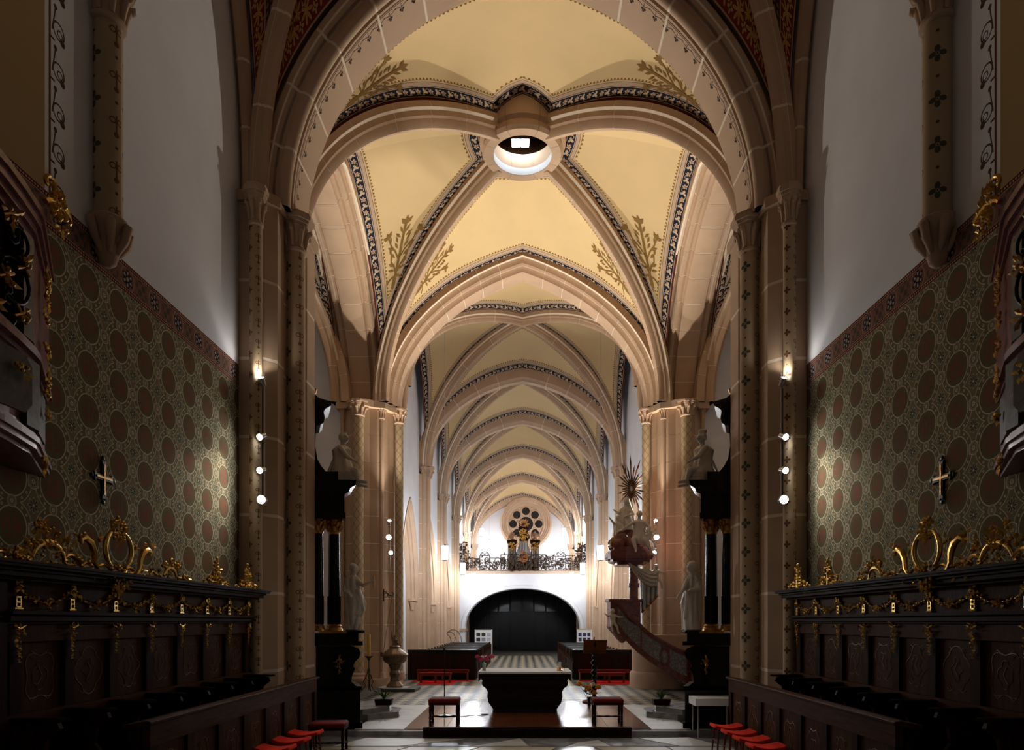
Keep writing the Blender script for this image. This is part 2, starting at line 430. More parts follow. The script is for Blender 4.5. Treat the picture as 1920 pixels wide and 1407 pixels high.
def choir_wall():
    nt = NT('choir_wall_paint'); x, y, z = pos(nt)
    A, B = .58, .484
    u = (y-7.71+A/2).mod(A)-A/2; v = (z-5.93+B/2).mod(B)-B/2
    iu = ((y-7.71+A/2)/A).floor(); iv = ((z-5.93+B/2)/B).floor()
    par = (iu+iv).mod(2.0)
    ground = mix(nt, noise(nt, 2.5, 5), (.185, .150, .078), (.255, .210, .118))
    line = (.56, .49, .34)
    r = hyp(u, v); c = ground
    # corner flowers (cell corners)
    uc = u.abs()-A/2; vc = v.abs()-B/2; rc = hyp(uc, vc); tc = uc.abs().atan2(vc.abs())
    # dotted ring around the medallions, scalloped where rings meet
    ring2 = r.between(.205, .262)
    c = mix(nt, ring2, c, (.175, .142, .080))
    th = u.atan2(v); dots = hyp((th*.233).cell(.0915), r-.233).between(.006, .015)
    c = mix(nt, dots, c, line)
    c = mix(nt, r.between(.262, .272), c, line)
    c = mix(nt, (hyp(u.abs()-.0, v)*0.0+rc) < .085*(.35+(tc*4.0).cos().abs()*.65), c, (.46, .42, .31))
    c = mix(nt, rc < .072*(.2+(tc*4.0).cos().abs()*.8), c, (.065, .085, .060))
    c = mix(nt, rc < .015, c, line)
    # medallion
    med = mix(nt, noise(nt, 7, 3), (.115, .096, .050), (.180, .140, .075))
    c = mix(nt, r < .187, c, med)
    mono = noise(nt, 16, 2)
    redc = mix(nt, noise(nt, .9, 2), (.125, .075, .045), (.30, .095, .065))
    c = mix(nt, (r < .125)*((mono > .52)+(u.tri(.07) < .012)).min(1.0), c, redc)
    c = mix(nt, r.between(.187, .200), c, line)
    # small link circles on cell edges
    for (du, dv, g) in ((A/2, 0, .95), (0, B/2, .74)):
        a = (u.abs()-du) if du else u; b = (v.abs()-dv) if dv else v
        q = hyp(a, b)/g; t = a.atan2(b)
        c = mix(nt, q < .083, c, (.20, .165, .10)); c = mix(nt, q.between(.072, .083), c, line)
        c = mix(nt, q.between(.056, .061), c, line)
        c = mix(nt, q < .036*(.7+(t*8.0).cos()*.3), c, (.62, .56, .40)); c = mix(nt, q < .011, c, (.28, .16, .05))
    # frieze z 6.17 .. 6.54
    fz = (z > 6.17)
    fr = mix(nt, noise(nt, 3), (.18, .092, .066), (.26, .135, .096))
    a = (y-.1).cell(.62); b = z-6.355; q = hyp(a, b); t = a.atan2(b)
    fr = mix(nt, q.between(.135, .15), fr, (.32, .21, .15))
    fr = mix(nt, q < .125*(.82+(t*6.0).cos()*.14), fr, (.032, .028, .040))
    fr = mix(nt, (q.between(.05, .095))*((t*6.0).cos() > .35), fr, (.42, .34, .30))
    fr = mix(nt, q < .028, fr, (.42, .28, .20))
    a2 = (y+.21).cell(.62); q2 = a2.abs()+b.abs(); q3 = a2.abs().max(b.abs())
    fr = mix(nt, (q3 < .115)*((a2*40.0).sin()*(b*40.0).sin() > .05), fr, (.10, .078, .062))
    for zc in (6.20, 6.51):
        e = (z-zc).abs()
        fr = mix(nt, e < .030, fr, (.11, .028, .022)); fr = mix(nt, hyp(y.cell(.04), e) < .012, fr, (.52, .33, .24))
        fr = mix(nt, e.between(.026, .033), fr, (.50, .31, .20))
    c = mix(nt, fz, c, fr)
    return setp(nt, c, .9, 0, .3, ior=1.12)
M['choir_wall'] = choir_wall()

def painted_shaft(name, base, dark, brown, period=.52, wcell=.30):
    nt = NT(name); l, z = uvs(nt, 'S')           # l around the shaft in metres, z up
    f = noise(nt, 2, 4); k = wcell/.28
    c = mix(nt, f, tuple(q*.85 for q in base), tuple(q*1.12 for q in base))
    off = ((l/wcell).floor().mod(2.0))*(period/2)
    u = l.cell(wcell); v = (z+off).cell(period)
    par = (l/wcell).floor().mod(2.0)
    # four-petalled leaf
    r = hyp(u, v); t = u.atan2(v)
    leaf = (r < (.105*k)*(.25+(t*2.0).cos().abs()*.75))*(r > .022*k)
    c = mix(nt, leaf*inv(par), c, dark); c = mix(nt, (r < .012), c, dark)
    # bunch: small forked stem
    st = (u.abs() < .012*k)*(v.abs() < .12*k)
    lo = hyp(u.abs()-.045*k, v-.05*k).between(.026*k, .042*k)
    tip = hyp(u, v+.12*k) < .035*k
    c = mix(nt, par*((st+lo+tip).min(1.0)), c, brown)
    vd = (z+off+period/2).cell(period)
    c = mix(nt, hyp(u, vd) < .020*k, c, dark)
    return setp(nt, c, .75, 0, .25)
M['shaft_choir'] = painted_shaft('choir_shaft_paint', (.50, .37, .23), (.085, .080, .058), (.20, .090, .045), .52, .2592)
M['shaft_thin'] = painted_shaft('choir_thin_shaft_paint', (.50, .37, .23), (.15, .060, .032), (.15, .070, .036), .36, .165)
def lattice_shaft():
    nt = NT('lattice_shaft_paint'); l, z = uvs(nt, 'S'); f = noise(nt, 3, 4)
    c = mix(nt, f, (.46, .35, .22), (.55, .42, .27))
    a = (l*1.3+z).cell(.30).abs(); b = (l*1.3-z).cell(.30).abs()
    c = mix(nt, (a.min(b) < .010), c, (.20, .13, .06))
    u = (l*1.3+z+.15).mod(.30)-.15; q = (l*1.3-z+.15).mod(.30)-.15
    a0 = (l*1.3+z).cell(.30); b0 = (l*1.3-z).cell(.30); r = hyp(a0, b0); t = a0.atan2(b0)
    c = mix(nt, r < .055*(.4+(t*4.0).cos()*.6), c, (.12, .075, .03))
    return setp(nt, c, .75, 0, .25)
M['shaft_lattice'] = lattice_shaft()
def soffit():
    nt = NT('choir_arch_paint'); l, d = uvs(nt, 'S'); f = noise(nt, 1.5, 4)
    c = mix(nt, f, (.48, .335, .23), (.57, .40, .275))
    e = d-.14                                        # distance from the roll, over the soffit
    u = l.cell(.27); dk = (.035, .018, .012)
    c = mix(nt, (d.between(.05, .07)), c, (.05, .02, .015))
    c = mix(nt, (d.between(.085, .10)), c, (.10, .04, .025))
    v = d-.235
    tre = (hyp(u, v-.035) < .024).max(hyp(u.abs()-.03, v) < .024)
    c = mix(nt, tre, c, dk)
    w2 = (d-.145-((l+.135).cell(.27).abs()*.35)).abs() < .007
    c = mix(nt, w2*(d < .20), c, dk)
    c = mix(nt, (u.abs() < .006)*d.between(.12, .24), c, dk)
    c = mix(nt, hyp((l+.135).cell(.27), d-.15) < .014, c, dk)
    return setp(nt, c, .8, 0, .25)
M['soffit'] = soffit()
def vine():
    nt = NT('vine_border_paint'); x, y, z = pos(nt); f = noise(nt, 2)
    c = mix(nt, f, (.74, .74, .77), (.78, .78, .81)); dk = (.10, .055, .03); red = (.13, .03, .02)
    u = y-7.06                                        # border line at y = 7.06, vine to larger y
    c = mix(nt, u < 0.0, c, (.40, .27, .12))
    c = mix(nt, u.between(-.06, -.005), c, (.76, .74, .72))
    c = mix(nt, u.between(.0, .03), c, red)
    v = z.cell(.43)
    a = u-.15; r = hyp(a, v+.05)
    c = mix(nt, (r.between(.075, .095))*(v < .1), c, dk)
    c = mix(nt, hyp(a-.02, v+.07).between(.03, .045), c, dk)
    c = mix(nt, (hyp(a-.06, v+.13) < .04), c, dk)
    c = mix(nt, hyp(u-.10, v-.17) < .028, c, dk)
    c = mix(nt, ((u-.07-(v*7.0).sin()*.03).abs() < .010)*(v > -.1)*(v < .16), c, dk)
    c = mix(nt, (u.between(.03, .09))*((v+.19).abs() < .012), c, red)
    return setp(nt, c, .9, 0, .15)
M['vine'] = vine()
# ================================================================= STRUCTURE
CY = 12.55; NY = 22.8; RING = (0, 17.75)
def structure(name, label, cat='wall'): return thing(name, label, cat, kind='structure')
# ---- columns helper
def shaft(parent, x, y, r, z0, z1, mat, n=20, name='shaft'):
    mb = MB(); vs = []; uv = []
    for z in (z0, z1):
        for k in range(n+1):
            a = 2*PI*k/n; vs.append((x+r*math.cos(a), y+r*math.sin(a), z)); uv.append((a*r, z))
    mb.add(vs, [(k, k+1, n+1+k+1, n+1+k) for k in range(n)]); mb.uv = {'S': uv}
    return mb.build(name, mat, parent, 180)
def capital(parent, x, y, r, z0, h, mat, seed=1, leaves=8):
    rr = random.Random(seed); m = MB()
    m.lathe([(r*1.05, 0), (r*1.22, .02), (r*1.22, .06), (r*1.02, .08), (r*1.05, h*.3), (r*1.18, h*.5), (r*1.45, h*.66)], (x, y, z0), 16)
    o = m.build('capital', mat, parent, 40)
    lv = MB()
    for k in range(leaves):
        a = 2*PI*k/leaves; ca, sa = math.cos(a), math.sin(a); rg = r*1.06
        pts = [(x+ca*(rg), y+sa*rg, z0+h*.12), (x+ca*(rg+r*.1), y+sa*(rg+r*.1), z0+h*.35), (x+ca*(rg+r*.38), y+sa*(rg+r*.38), z0+h*.55),
               (x+ca*(rg+r*.66), y+sa*(rg+r*.66), z0+h*.60), (x+ca*(rg+r*.72), y+sa*(rg+r*.72), z0+h*.52)]
        lv.tube(pts, [r*.16, r*.26, r*.24, r*.22, r*.10], 6)
        lv.ball((x+ca*(rg+r*.55), y+sa*(rg+r*.55), z0+h*.53), r*.26, 6, 4)
    lv.build('carved_leaf', mat, o, 60)
    ab = MB()
    for s_, za, zb in ((1.55, .66, .74), (1.75, .74, .82), (2.0, .82, .93), (1.85, .93, 1.0)):
        ab.lathe([(r*s_, h*za), (r*s_*1.03, h*zb)], (x, y, z0), 8, rot=PI/8)
    ab.build('abacus', mat, o, 30)
    return o
def courses(parent, poly, z0, z1, h, mat, jmat, gap=.025, inset=.008):
    n = max(1, round((z1-z0)/h)); hh = (z1-z0)/n
    src = MB().prism(poly, 0, hh-gap).build('stone_block', mat, parent, None, (0, 0, z0+gap/2))
    for i in range(1, n): inst(src, parent, (0, 0, z0+gap/2+i*hh))
    cx = sum(p[0] for p in poly)/len(poly); cy = sum(p[1] for p in poly)/len(poly)
    k = []
    for p in poly:
        d = math.hypot(p[0]-cx, p[1]-cy); k.append((cx+(p[0]-cx)*(1-inset/d), cy+(p[1]-cy)*(1-inset/d)))
    MB().prism(k, z0, z1).build('mortar_joint', jmat, parent)
def msk(poly, s): return [(s*p[0], p[1]) for p in (poly if s > 0 else reversed(poly))]
side = {-1: 'left', 1: 'right'}
# ---- floors
fl = structure('floor', 'stone floor of the choir, crossing and nave', 'floor')
MB().bx(-5.2, 5.2, -3, 13.2, -.3, -.1).build('choir_paving', M['step_stone'], fl)
MB().bx(-11.5, 11.5, 13.2, 60, -.3, -.012).build('floor_bed', M['grout'], fl)
MB().bx(-4.4, 4.4, 13.12, 13.3, -.1, .004).build('step_edge', M['step_stone'], fl)
# choir marble pieces in front of the step
slabs = [([(-3.35, 12.05), (-2.2, 12.05), (-1.1, 12.75), (-2.95, 12.9)], 0), ([(-2.15, 12.05), (-.95, 12.05), (-.45, 12.5), (-1.05, 12.72)], 1),
         ([(-.9, 12.05), (.1, 12.05), (-.05, 12.85), (-.4, 12.5)], 0), ([(.15, 12.05), (.75, 12.05), (.95, 12.4), (.6, 12.8), (0, 12.85)], 1),
         ([(.8, 12.05), (1.55, 12.05), (1.4, 12.65), (1.0, 12.4)], 0), ([(1.6, 12.05), (2.75, 12.05), (2.15, 12.8), (1.45, 12.7)], 1),
         ([(2.8, 12.05), (3.55, 12.05), (3.15, 12.95), (2.2, 12.85)], 0),
         ([(-3.6, 11.2), (-2.4, 11.2), (-2.0, 11.98), (-3.5, 11.98)], 2), ([(-2.35, 11.2), (-1.2, 11.2), (-.75, 11.98), (-1.95, 11.98)], 0),
         ([(-1.15, 11.2), (.3, 11.2), (.6, 11.98), (-.7, 11.98)], 2), ([(.35, 11.2), (1.5, 11.2), (1.2, 11.98), (.65, 11.98)], 1),
         ([(1.55, 11.2), (2.6, 11.2), (2.5, 11.98), (1.25, 11.98)], 2), ([(2.65, 11.2), (3.7, 11.2), (3.6, 11.98), (2.55, 11.98)], 0)]
for poly, k in slabs:
    MB().prism(poly, -.1, -.088).build('marble_slab', [M['white_marble'], M['step_stone'], M['tile_light']][k], fl)
for s in (-1, 1):                                        # white marble runs beside the altar platform
    for i in range(4):
        a0 = 13.32+i*.98
        MB().bx(s*2.32 if s < 0 else 2.52, s*3.28, a0, a0+.97, -.012, .012).build('marble_slab', M['white_marble'], fl)
    MB().bx(s*1.86 if s < 0 else 2.02, s*2.31 if s < 0 else 2.51, 13.32, 17.2, -.012, .014).build('wood_strip', M['parquet'], fl)
# diamond tiles
TD = .40; tl = None
cand = []
for i in range(-40, 41):
    for j in range(0, 146):
        x = i*TD/2; y = 13.5+j*TD/2
        if (i+j) % 2: continue
        if abs(x) > 4.35 and y < 22.2: continue
        if y > 42.3 or (y > 24.3 and abs(x) > 1.75) or abs(x) > 4.2: continue
        if y < 17.35 and -3.42 < x < 3.42: continue
        cand.append((y, x, j % 2))
cand.sort()
d4 = [(TD/2-.006, 0), (0, TD/2-.006), (-(TD/2-.006), 0), (0, -(TD/2-.006))]
tsrc = [None, None]; rest = [MB(), MB()]
for q, (y, x, k) in enumerate(cand):
    if q < 290:
        if tsrc[k] is None: tsrc[k] = MB().prism(d4, -.012, 0).build('floor_tile', M['tile_dark' if k else 'tile_light'], fl, None, (x, y, 0))
        else: inst(tsrc[k], fl, (x, y, 0))
    else: rest[k].prism([(x+a, y+b) for a, b in d4], -.012, 0)
for k in (0, 1):
    o = rest[k].build('distant_floor_tile', M['tile_dark' if k else 'tile_light'], fl); o['kind'] = 'stuff'

# ---- choir walls
for s in (-1, 1):
    W = structure('wall_%s' % side[s], 'choir wall on the %s, painted medallions below a frieze and plain plaster above' % ('east' if s > 0 else 'west'))
    W['label'] = 'choir wall with olive medallion painting, frieze and grey plaster above the stalls'
    W['group'] = 'painted choir side walls'
    x0, x1 = s*4.9, s*5.2
    MB().bx(x0, x1, -3, 11.9, -.3, 6.54).build('painted_dado', M['choir_wall'], W)
    MB().bx(x0, x1, 7.9, 11.9, 6.54, 17.5).build('plaster', M['white_choir'], W)
    MB().bx(x0, x1, -3, 7.9, 6.54, 17.5).build('vine_border_field', M['vine'], W)
b = structure('wall_back', 'plain wall closing the choir behind the viewer'); MB().bx(-5.2, 5.2, -3.2, -3, -.3, 17.5).build('plaster', M['white_choir'], b)
c_ = structure('ceiling', 'plain vault over the east part of the choir', 'ceiling'); MB().bx(-5.2, 5.2, -3, 7.7, 17.2, 17.4).build('plaster', M['ochre'], c_)

# ---- choir piers
for s in (-1, 1):
    Pp = structure('choir_pillar', 'brown sandstone pier with painted shafts carrying the choir arch', 'pillar'); Pp['group'] = 'choir arch piers'
    core = [(4.5, 11.78), (4.3, 11.98), (4.3, 12.3), (4.42, 12.42), (4.42, 12.75), (4.2, 12.8), (4.08, 12.92), (4.08, 13.4), (5.3, 13.4), (5.3, 11.78)]
    courses(Pp, msk(core, s), -.1, 9.36, 1.42, M['stone_choir'], M['mortar_choir'], .055, .004)
    for (x, y, r, mt, za) in ((4.17, 12.55, .165, 'shaft_choir', 8.85), (4.56, 11.67, .105, 'shaft_thin', 8.85)):
        shaft(Pp, s*x, y, r, .2, za, M[mt])
        capital(Pp, s*x, y, r*1.0, za, .68, M['stone_choir'], 3, 8)
        MB().lathe([(r*1.7, -.1), (r*1.7, .05), (r*1.5, .1), (r*1.25, .13), (r*1.35, .2), (r*1.02, .26)], (s*x, y, 0), 16).build('base', M['stone_choir'], Pp, 40)
    # impost between capitals
    MB().prism(msk([(4.46, 11.70), (4.24, 11.95), (4.22, 12.3), (4.36, 12.45), (4.36, 12.7), (4.14, 12.75), (4.02, 12.9), (4.02, 13.45), (5.3, 13.45), (5.3, 11.70)], s), 9.35, 9.53).build('impost', M['stone_choir'], Pp)
    # wall shaft on a corbel between the choir bays
    Wc = structure('wall_shaft_pillar', 'painted wall shaft on a carved corbel above the frieze', 'pillar'); Wc['group'] = 'choir wall shafts'
    shaft(Wc, s*4.80, 7.9, .155, 6.75, 9.0, M['shaft_choir']); capital(Wc, s*4.80, 7.9, .16, 8.98, .62, M['stone_choir'], 5)
    m = MB(); m.lathe([(.03, 6.2), (.09, 6.25), (.13, 6.4), (.12, 6.5), (.17, 6.6), (.20, 6.68), (.21, 6.74), (.16, 6.78)], (s*4.80, 7.9, 0), 14)
    cb = m.build('corbel', M['stone_choir'], Wc, 40); l2 = MB()
    for k in range(7):
        a = 2*PI*k/7; l2.tube([(s*4.8+.1*math.cos(a), 7.9+.1*math.sin(a), 6.35), (s*4.8+.19*math.cos(a), 7.9+.19*math.sin(a), 6.5), (s*4.8+.24*math.cos(a), 7.9+.24*math.sin(a), 6.66), (s*4.8+.2*math.cos(a), 7.9+.2*math.sin(a), 6.7)], [.03, .05, .05, .02], 6)
    l2.build('carved_leaf', M['stone_choir'], cb, 60)

# ---- choir arch (pointed, profile towards the choir on the -y side)
def roll(ca, cb, r, a0, a1, n=8): return [(ca+r*math.cos(a0+(a1-a0)*i/n), cb+r*math.sin(a0+(a1-a0)*i/n)) for i in range(n+1)]
CA = structure('choir_arch', 'brown moulded choir arch with painted trefoils on its soffit', 'arch')
Zs = 9.45
profC = [(-.32, 0.0), (.50, 0.0), (.58, .10), (.58, .45), (-.62, .45), (-.62, .36), (-.59, .34), (-.56, .29), (-.52, .25)]+roll(-.43, .12, .12, 2.3, 5.5, 8)
def acc_uv(P): return None
for s in (-1, 1):
    P_, N_, q_ = half_ellipse((s*4.12, CY, Zs), (0, CY, 14.3), .25, 84)
    # painted soffit strip: geometry is the voussoir, its own profile coordinate is stored in UV 'S'
    stone_arch(CA, P_, N_, (0, 1, 0), profC, 7, M['soffit'], M['mortar_choir'], .05, .006, 6, 35, q_)
# wall above the choir arch (fills up to the vaults)
m = MB()
for s in (-1, 1):
    P_, N_, q_ = half_ellipse((s*4.12, CY, Zs), (0, CY, 14.3), .25, 30)
    for i in range(30):
        a = P_[i]+N_[i]*.42; b2 = P_[i+1]+N_[i+1]*.42
        for yy in (12.0, 13.2):
            m.add([(a[0], yy, a[2]), (b2[0], yy, b2[2]), (b2[0], yy, 16.8), (a[0], yy, 16.8)], [(0, 1, 2, 3)])
wf = structure('wall_choir_arch', 'plaster wall above the choir arch'); m.build('plaster', M['ochre'], wf)
MB().bx(-5.3, 5.3, 12.0, 13.2, 15.6, 17.6).build('plaster', M['ochre'], wf)

# ---- choir vault bay (y 7.9 .. 11.9)
def ribprof(w_, d_):
    return [(-w_, .10), (-w_, -.02), (-w_*.72, -.06), (-w_*.72, -d_*.45), (-w_*.5, -d_*.55), (-w_*.42, -d_*.85), (-w_*.2, -d_), (w_*.2, -d_), (w_*.42, -d_*.85), (w_*.5, -d_*.55), (w_*.72, -d_*.45), (w_*.72, -.06), (w_, -.02), (w_, .10)]
CV = structure('choir_vault', 'red and gold painted rib vault over the choir', 'vault')
def lateral(A, K):
    h = np.array(K, float)-np.array(A, float); h[2] = 0; h /= np.linalg.norm(h); return np.array((-h[1], h[0], 0))
def bay(parent, x0, x1, y0, y1, zs, zk, arches, stone, joint, paint, rw, rd, nseg, bulge, K=None, kr=0, d0D=.2, c=.22, n=48, skip=(), gap=.02, ribs=(0, 1, 2, 3), ce={}, zn=None, cn=None):
    """quadripartite vault; arches: dict edge -> (apex z, offset points fn) for 'y0','y1','x0','x1'"""
    K = K or ((x0+x1)/2, (y0+y1)/2); cs = [(x0, y0), (x1, y0), (x1, y1), (x0, y1)]; RB = []
    for i, (cx, cy) in enumerate(cs):
        dx, dy = K[0]-cx, K[1]-cy; L = math.hypot(dx, dy); kk = (K[0], K[1], zk)
        zc_ = zn if (zn and i < 2) else zs; P_, N_, q_ = half_ellipse((cx, cy, zc_), kk, cn if (cn is not None and i < 2) else c, n); RB.append((P_, N_, q_))
        if i in ribs:
            ke = n if not kr else int(np.argmax(np.hypot(P_[:, 0]-K[0], P_[:, 1]-K[1]) < kr))
            stone_arch(parent, P_[:ke+1], N_[:ke+1], lateral((cx, cy, zs), kk), ribprof(rw, rd), nseg, stone, joint, gap, .004, 6, 40)
    for e, (i, j) in {'y0': (0, 1), 'x1': (1, 2), 'y1': (2, 3), 'x0': (3, 0)}.items():
        if e in skip: continue
        za = arches[e]; A = np.array((*cs[i], zn if (zn and i < 2) else zs)); B = np.array((*cs[j], zn if (zn and j < 2) else zs)); mid = (A+B)/2; mid[2] = za
        for a, (rp, rn, rq) in ((A, RB[i]), (B, RB[j])):
            E, _, qE = half_ellipse(a, mid, ce.get(e, c), n)
            vault_cell(parent, E, qE, rp+np.array((0, 0, 0))+rn*.02*0, rq, paint, bulge, 14, .02, d0D, hole=(K[0], K[1], kr-.15) if kr else None)
    return RB
bay(CV, -4.62, 4.62, 7.9, 11.9, 9.45, 16.2, {'y0': 15.2, 'y1': 14.75, 'x0': 14.4, 'x1': 14.4}, M['stone_choir'], M['mortar_choir'], M['vault_choir'], .15, .20, 6, .15, gap=.045, c=0.0, d0D=.15, ce={'y1': .25})
for s in (-1, 1):                                        # wall ribs of the choir bay
    for y0, y1 in ((11.9, 9.9), (7.9, 9.9)):
        P_, N_, q_ = half_ellipse((s*4.78, y0, 9.45), (s*4.78, y1, 14.4), .1, 48)
        stone_arch(CV, P_, N_, (1, 0, 0), [(-.12, .08), (-.12, -.02), (-.05, -.12), (.05, -.12), (.12, -.02), (.12, .08)], 5, M['stone_choir'], M['mortar_choir'], .045, .004)

# ---- crossing: four piers to the nave, arches, ring vault
_pt = [(.24, 0), (.33, .03), (.35, .15), (.40, .21), (.46, .19), (.49, .13), (.55, .13), (.60, .18), (.62, .32), (.67, .39), (.73, .36), (.75, .30), (.80, .32), (.80, .52)]
profT = [(-a, b_) for a, b_ in reversed(_pt)][-1:]+_pt+[(-a, b_) for a, b_ in reversed(_pt)][:-1]
for s in (-1, 1):
    Pp = structure('crossing_pillar', 'tan sandstone crossing pier with lattice painted shafts', 'pillar'); Pp['group'] = 'crossing piers to the nave'
    core = [(4.26, 22.95), (4.30, 22.72), (4.42, 22.60), (4.50, 22.34), (4.72, 22.14), (4.95, 22.10), (5.12, 21.98), (5.45, 21.98), (5.60, 22.2), (5.9, 22.3), (5.9, 23.5), (4.26, 23.5)]
    courses(Pp, msk(core, s), .25, 9.05, .885, M['stone_pier'], M['mortar'], .024, .008)
    MB().prism(msk([(4.1, 22.9), (4.1, 22.55), (4.4, 22.2), (4.7, 21.95), (5.0, 21.8), (5.55, 21.8), (6.0, 22.2), (6.0, 23.5), (4.1, 23.5)], s), -.02, .27).build('plinth', M['stone_pier'], Pp)
    for (x, y, r, mt) in ((4.12, 22.80, .135, 'shaft_lattice'), (4.60, 22.26, .085, 'stone_pier'), (5.28, 21.95, .175, 'shaft_lattice'), (5.86, 22.2, .06, 'stone_pier')):
        shaft(Pp, s*x, y, r, .25, 8.72, M[mt]); capital(Pp, s*x, y, r, 8.70, .52, M['stone_pier'], 4, 8)
        MB().lathe([(r*1.6, .2), (r*1.6, .3), (r*1.3, .36), (r*1.35, .42), (r*1.02, .48)], (s*x, y, 0), 14).build('base', M['stone_pier'], Pp, 40)
    MB().prism(msk([(4.02, 23.5), (4.0, 22.7), (4.3, 22.45), (4.45, 22.1), (4.8, 21.98), (5.05, 21.75), (5.5, 21.75), (5.7, 22.05), (6.05, 22.1), (6.05, 23.5)], s), 9.02, 9.24).build('impost', M['stone_pier'], Pp)
NA = structure('nave_arch', 'tan moulded arch between the crossing and the nave', 'arch')
for s in (-1, 1):
    P_, N_, q_ = half_ellipse((s*4.08, NY, 9.22), (0, NY, 13.6), .8, 90)
    stone_arch(NA, P_, N_, (0, 1, 0), profT, 9, M['stone'], M['mortar'], .022, .006)
    SA = structure('transept_arch', 'tan moulded arch between the crossing and a transept', 'arch'); SA['group'] = 'transept arches'
    for ya in (22.55, 12.95):
        P_, N_, q_ = half_ellipse((s*5.35, ya, 9.22), (s*5.35, RING[1], 13.6), .25, 90)
        stone_arch(SA, P_, N_, (1, 0, 0), profT, 9, M['stone'], M['mortar'], .022, .006)
CRV = structure('crossing_vault', 'ochre painted crossing vault with a round stone ring', 'vault')
CRN = bay(CRV, -4.62, 4.62, 13.3, 22.2, 9.22, 14.75, {'y0': 14.85, 'y1': 13.97, 'x0': 14.2, 'x1': 14.2}, M['stone'], M['mortar'], M['vault_cross'], .24, .38, 7, .25, RING, .95, .26, .25, ce={'y1': .8})
# ring: drum stones + opening
for k in range(8):
    a0, a1 = 2*PI*k/8+.004+PI/8, 2*PI*(k+1)/8-.004+PI/8; n = 8; pr = [(.76, 14.22), (1.0, 14.22), (1.06, 14.30), (1.02, 14.46), (1.12, 14.52), (1.14, 15.25), (1.02, 15.25), (1.02, 14.80), (.76, 14.78)]
    mb = MB(); vs = []
    for i in range(n+1):
        a = a0+(a1-a0)*i/n
        for r_, z_ in pr: vs.append((r_*math.cos(a), RING[1]+r_*math.sin(a), z_))
    kq = len(pr); mb.add(vs, [(i*kq+j, i*kq+(j+1) % kq, (i+1)*kq+(j+1) % kq, (i+1)*kq+j) for i in range(n) for j in range(kq)]+[tuple(range(kq)), tuple(n*kq+j for j in reversed(range(kq)))])
    mb.build('ring_stone', M['stone'], CRV, 40)
m = MB(); vs = []
for z_ in (14.225, 14.41):
    for k in range(48): vs.append((.755*math.cos(2*PI*k/48), RING[1]+.755*math.sin(2*PI*k/48), z_))
m.add(vs, [(k, 48+k, 48+(k+1) % 48, (k+1) % 48) for k in range(48)]); m.build('ring_lining', M['white'], CRV, 180)
m = MB(); vs = []
for r_, z_ in ((.80, 14.82), (1.0, 14.9), (1.0, 16.4), (.3, 16.6), (.001, 16.6)):
    for k in range(32): vs.append((r_*math.cos(2*PI*k/32), RING[1]+r_*math.sin(2*PI*k/32), z_))
m.add(vs, [(j*32+k, (j+1)*32+k, (j+1)*32+(k+1) % 32, j*32+(k+1) % 32) for j in range(4) for k in range(32)]); m.build('ring_shaft', M['wood'], CRV, 180)

# ---- transepts
for s in (-1, 1):
    T = structure('wall_transept_%s' % side[s], 'white plaster transept walls beside the crossing'); T['group'] = 'transept walls'
    MB().bx(s*5.8, s*11.5, 22.45, 22.75, -.1, 16).build('plaster', M['white'], T)
    MB().bx(s*5.2, s*11.5, 12.8, 13.1, -.1, 16).build('plaster', M['white'], T)
    MB().bx(s*11.4, s*11.6, 12.8, 22.8, -.1, 16).build('plaster', M['white'], T)
    TV = structure('transept_vault', 'ochre painted rib vault over a transept', 'vault'); TV['group'] = 'transept vaults'
    xa, xb = sorted((s*6.0, s*11.4))
    bay(TV, xa, xb, 13.2, 22.3, 9.22, 14.6, {'y0': 14.0, 'y1': 13.9, 'x0': 14.3, 'x1': 14.3}, M['stone'], M['mortar'], M['vault_side'], .22, .34, 7, .2, c=.25, d0D=.22)
    for a_ in (6.0, 11.4):
        P_, N_, q_ = half_ellipse((s*a_, 22.35, 9.22), (s*8.7, 22.35, 13.5), .25, 60)
        stone_arch(TV, P_, N_, (0, 1, 0), [(-.35, .4), (-.35, .15), (-.12, 0), (.1, 0), (.1, .4)], 7, M['stone'], M['mortar'], .02, .005)
# ---- nave
for s in (-1, 1):
    sp = structure('nave_springer_pillar', 'tan stilted shaft where the first nave ribs spring', 'pillar'); sp['group'] = 'first nave springers'
    MB().lathe([(.02, 9.0), (.09, 9.1), (.15, 9.4), (.2, 9.9), (.21, 10.25)], (s*4.12, 23.38, 0), 14).build('springer', M['stone'], sp, 60)
TY = [23.5, 28.63, 34.76, 41.7, 49.25, 56.9]
NV = structure('nave_vault', 'pale ochre rib vault of the nave in five bays', 'vault')
profN = [(-.16, -.0), (.16, -.0), (.2, .08), (.28, .14), (.30, .30), (.30, .5), (-.30, .5), (-.30, .30), (-.28, .14), (-.2, .08)]
for i in range(5):
    y0, y1 = TY[i]+(.2 if i else -.15), TY[i+1]-.2
    bay(NV, -4.08, 4.08, y0, y1, 8.55, 13.45 if i else 13.6, {'y0': 12.62 if i else 14.15, 'y1': 12.62, 'x0': 12.95, 'x1': 12.95}, M['stone'], M['mortar'], M['vault_nave'], .17, .28, 5, .18, c=.22, d0D=.19, n=40, zn=10.2 if i == 0 else None, cn=0.0 if i == 0 else None)
for i in range(1, 6):
    TA = structure('nave_transverse_arch', 'tan transverse arch dividing two nave vault bays', 'arch'); TA['group'] = 'transverse arches of the nave'
    for s in (-1, 1):
        P_, N_, q_ = half_ellipse((s*3.95, TY[i], 8.55), (0, TY[i], 12.15), .25, 70)
        stone_arch(TA, P_, N_, (0, 1, 0), profN, 6, M['stone'], M['mortar'], .022, .005)
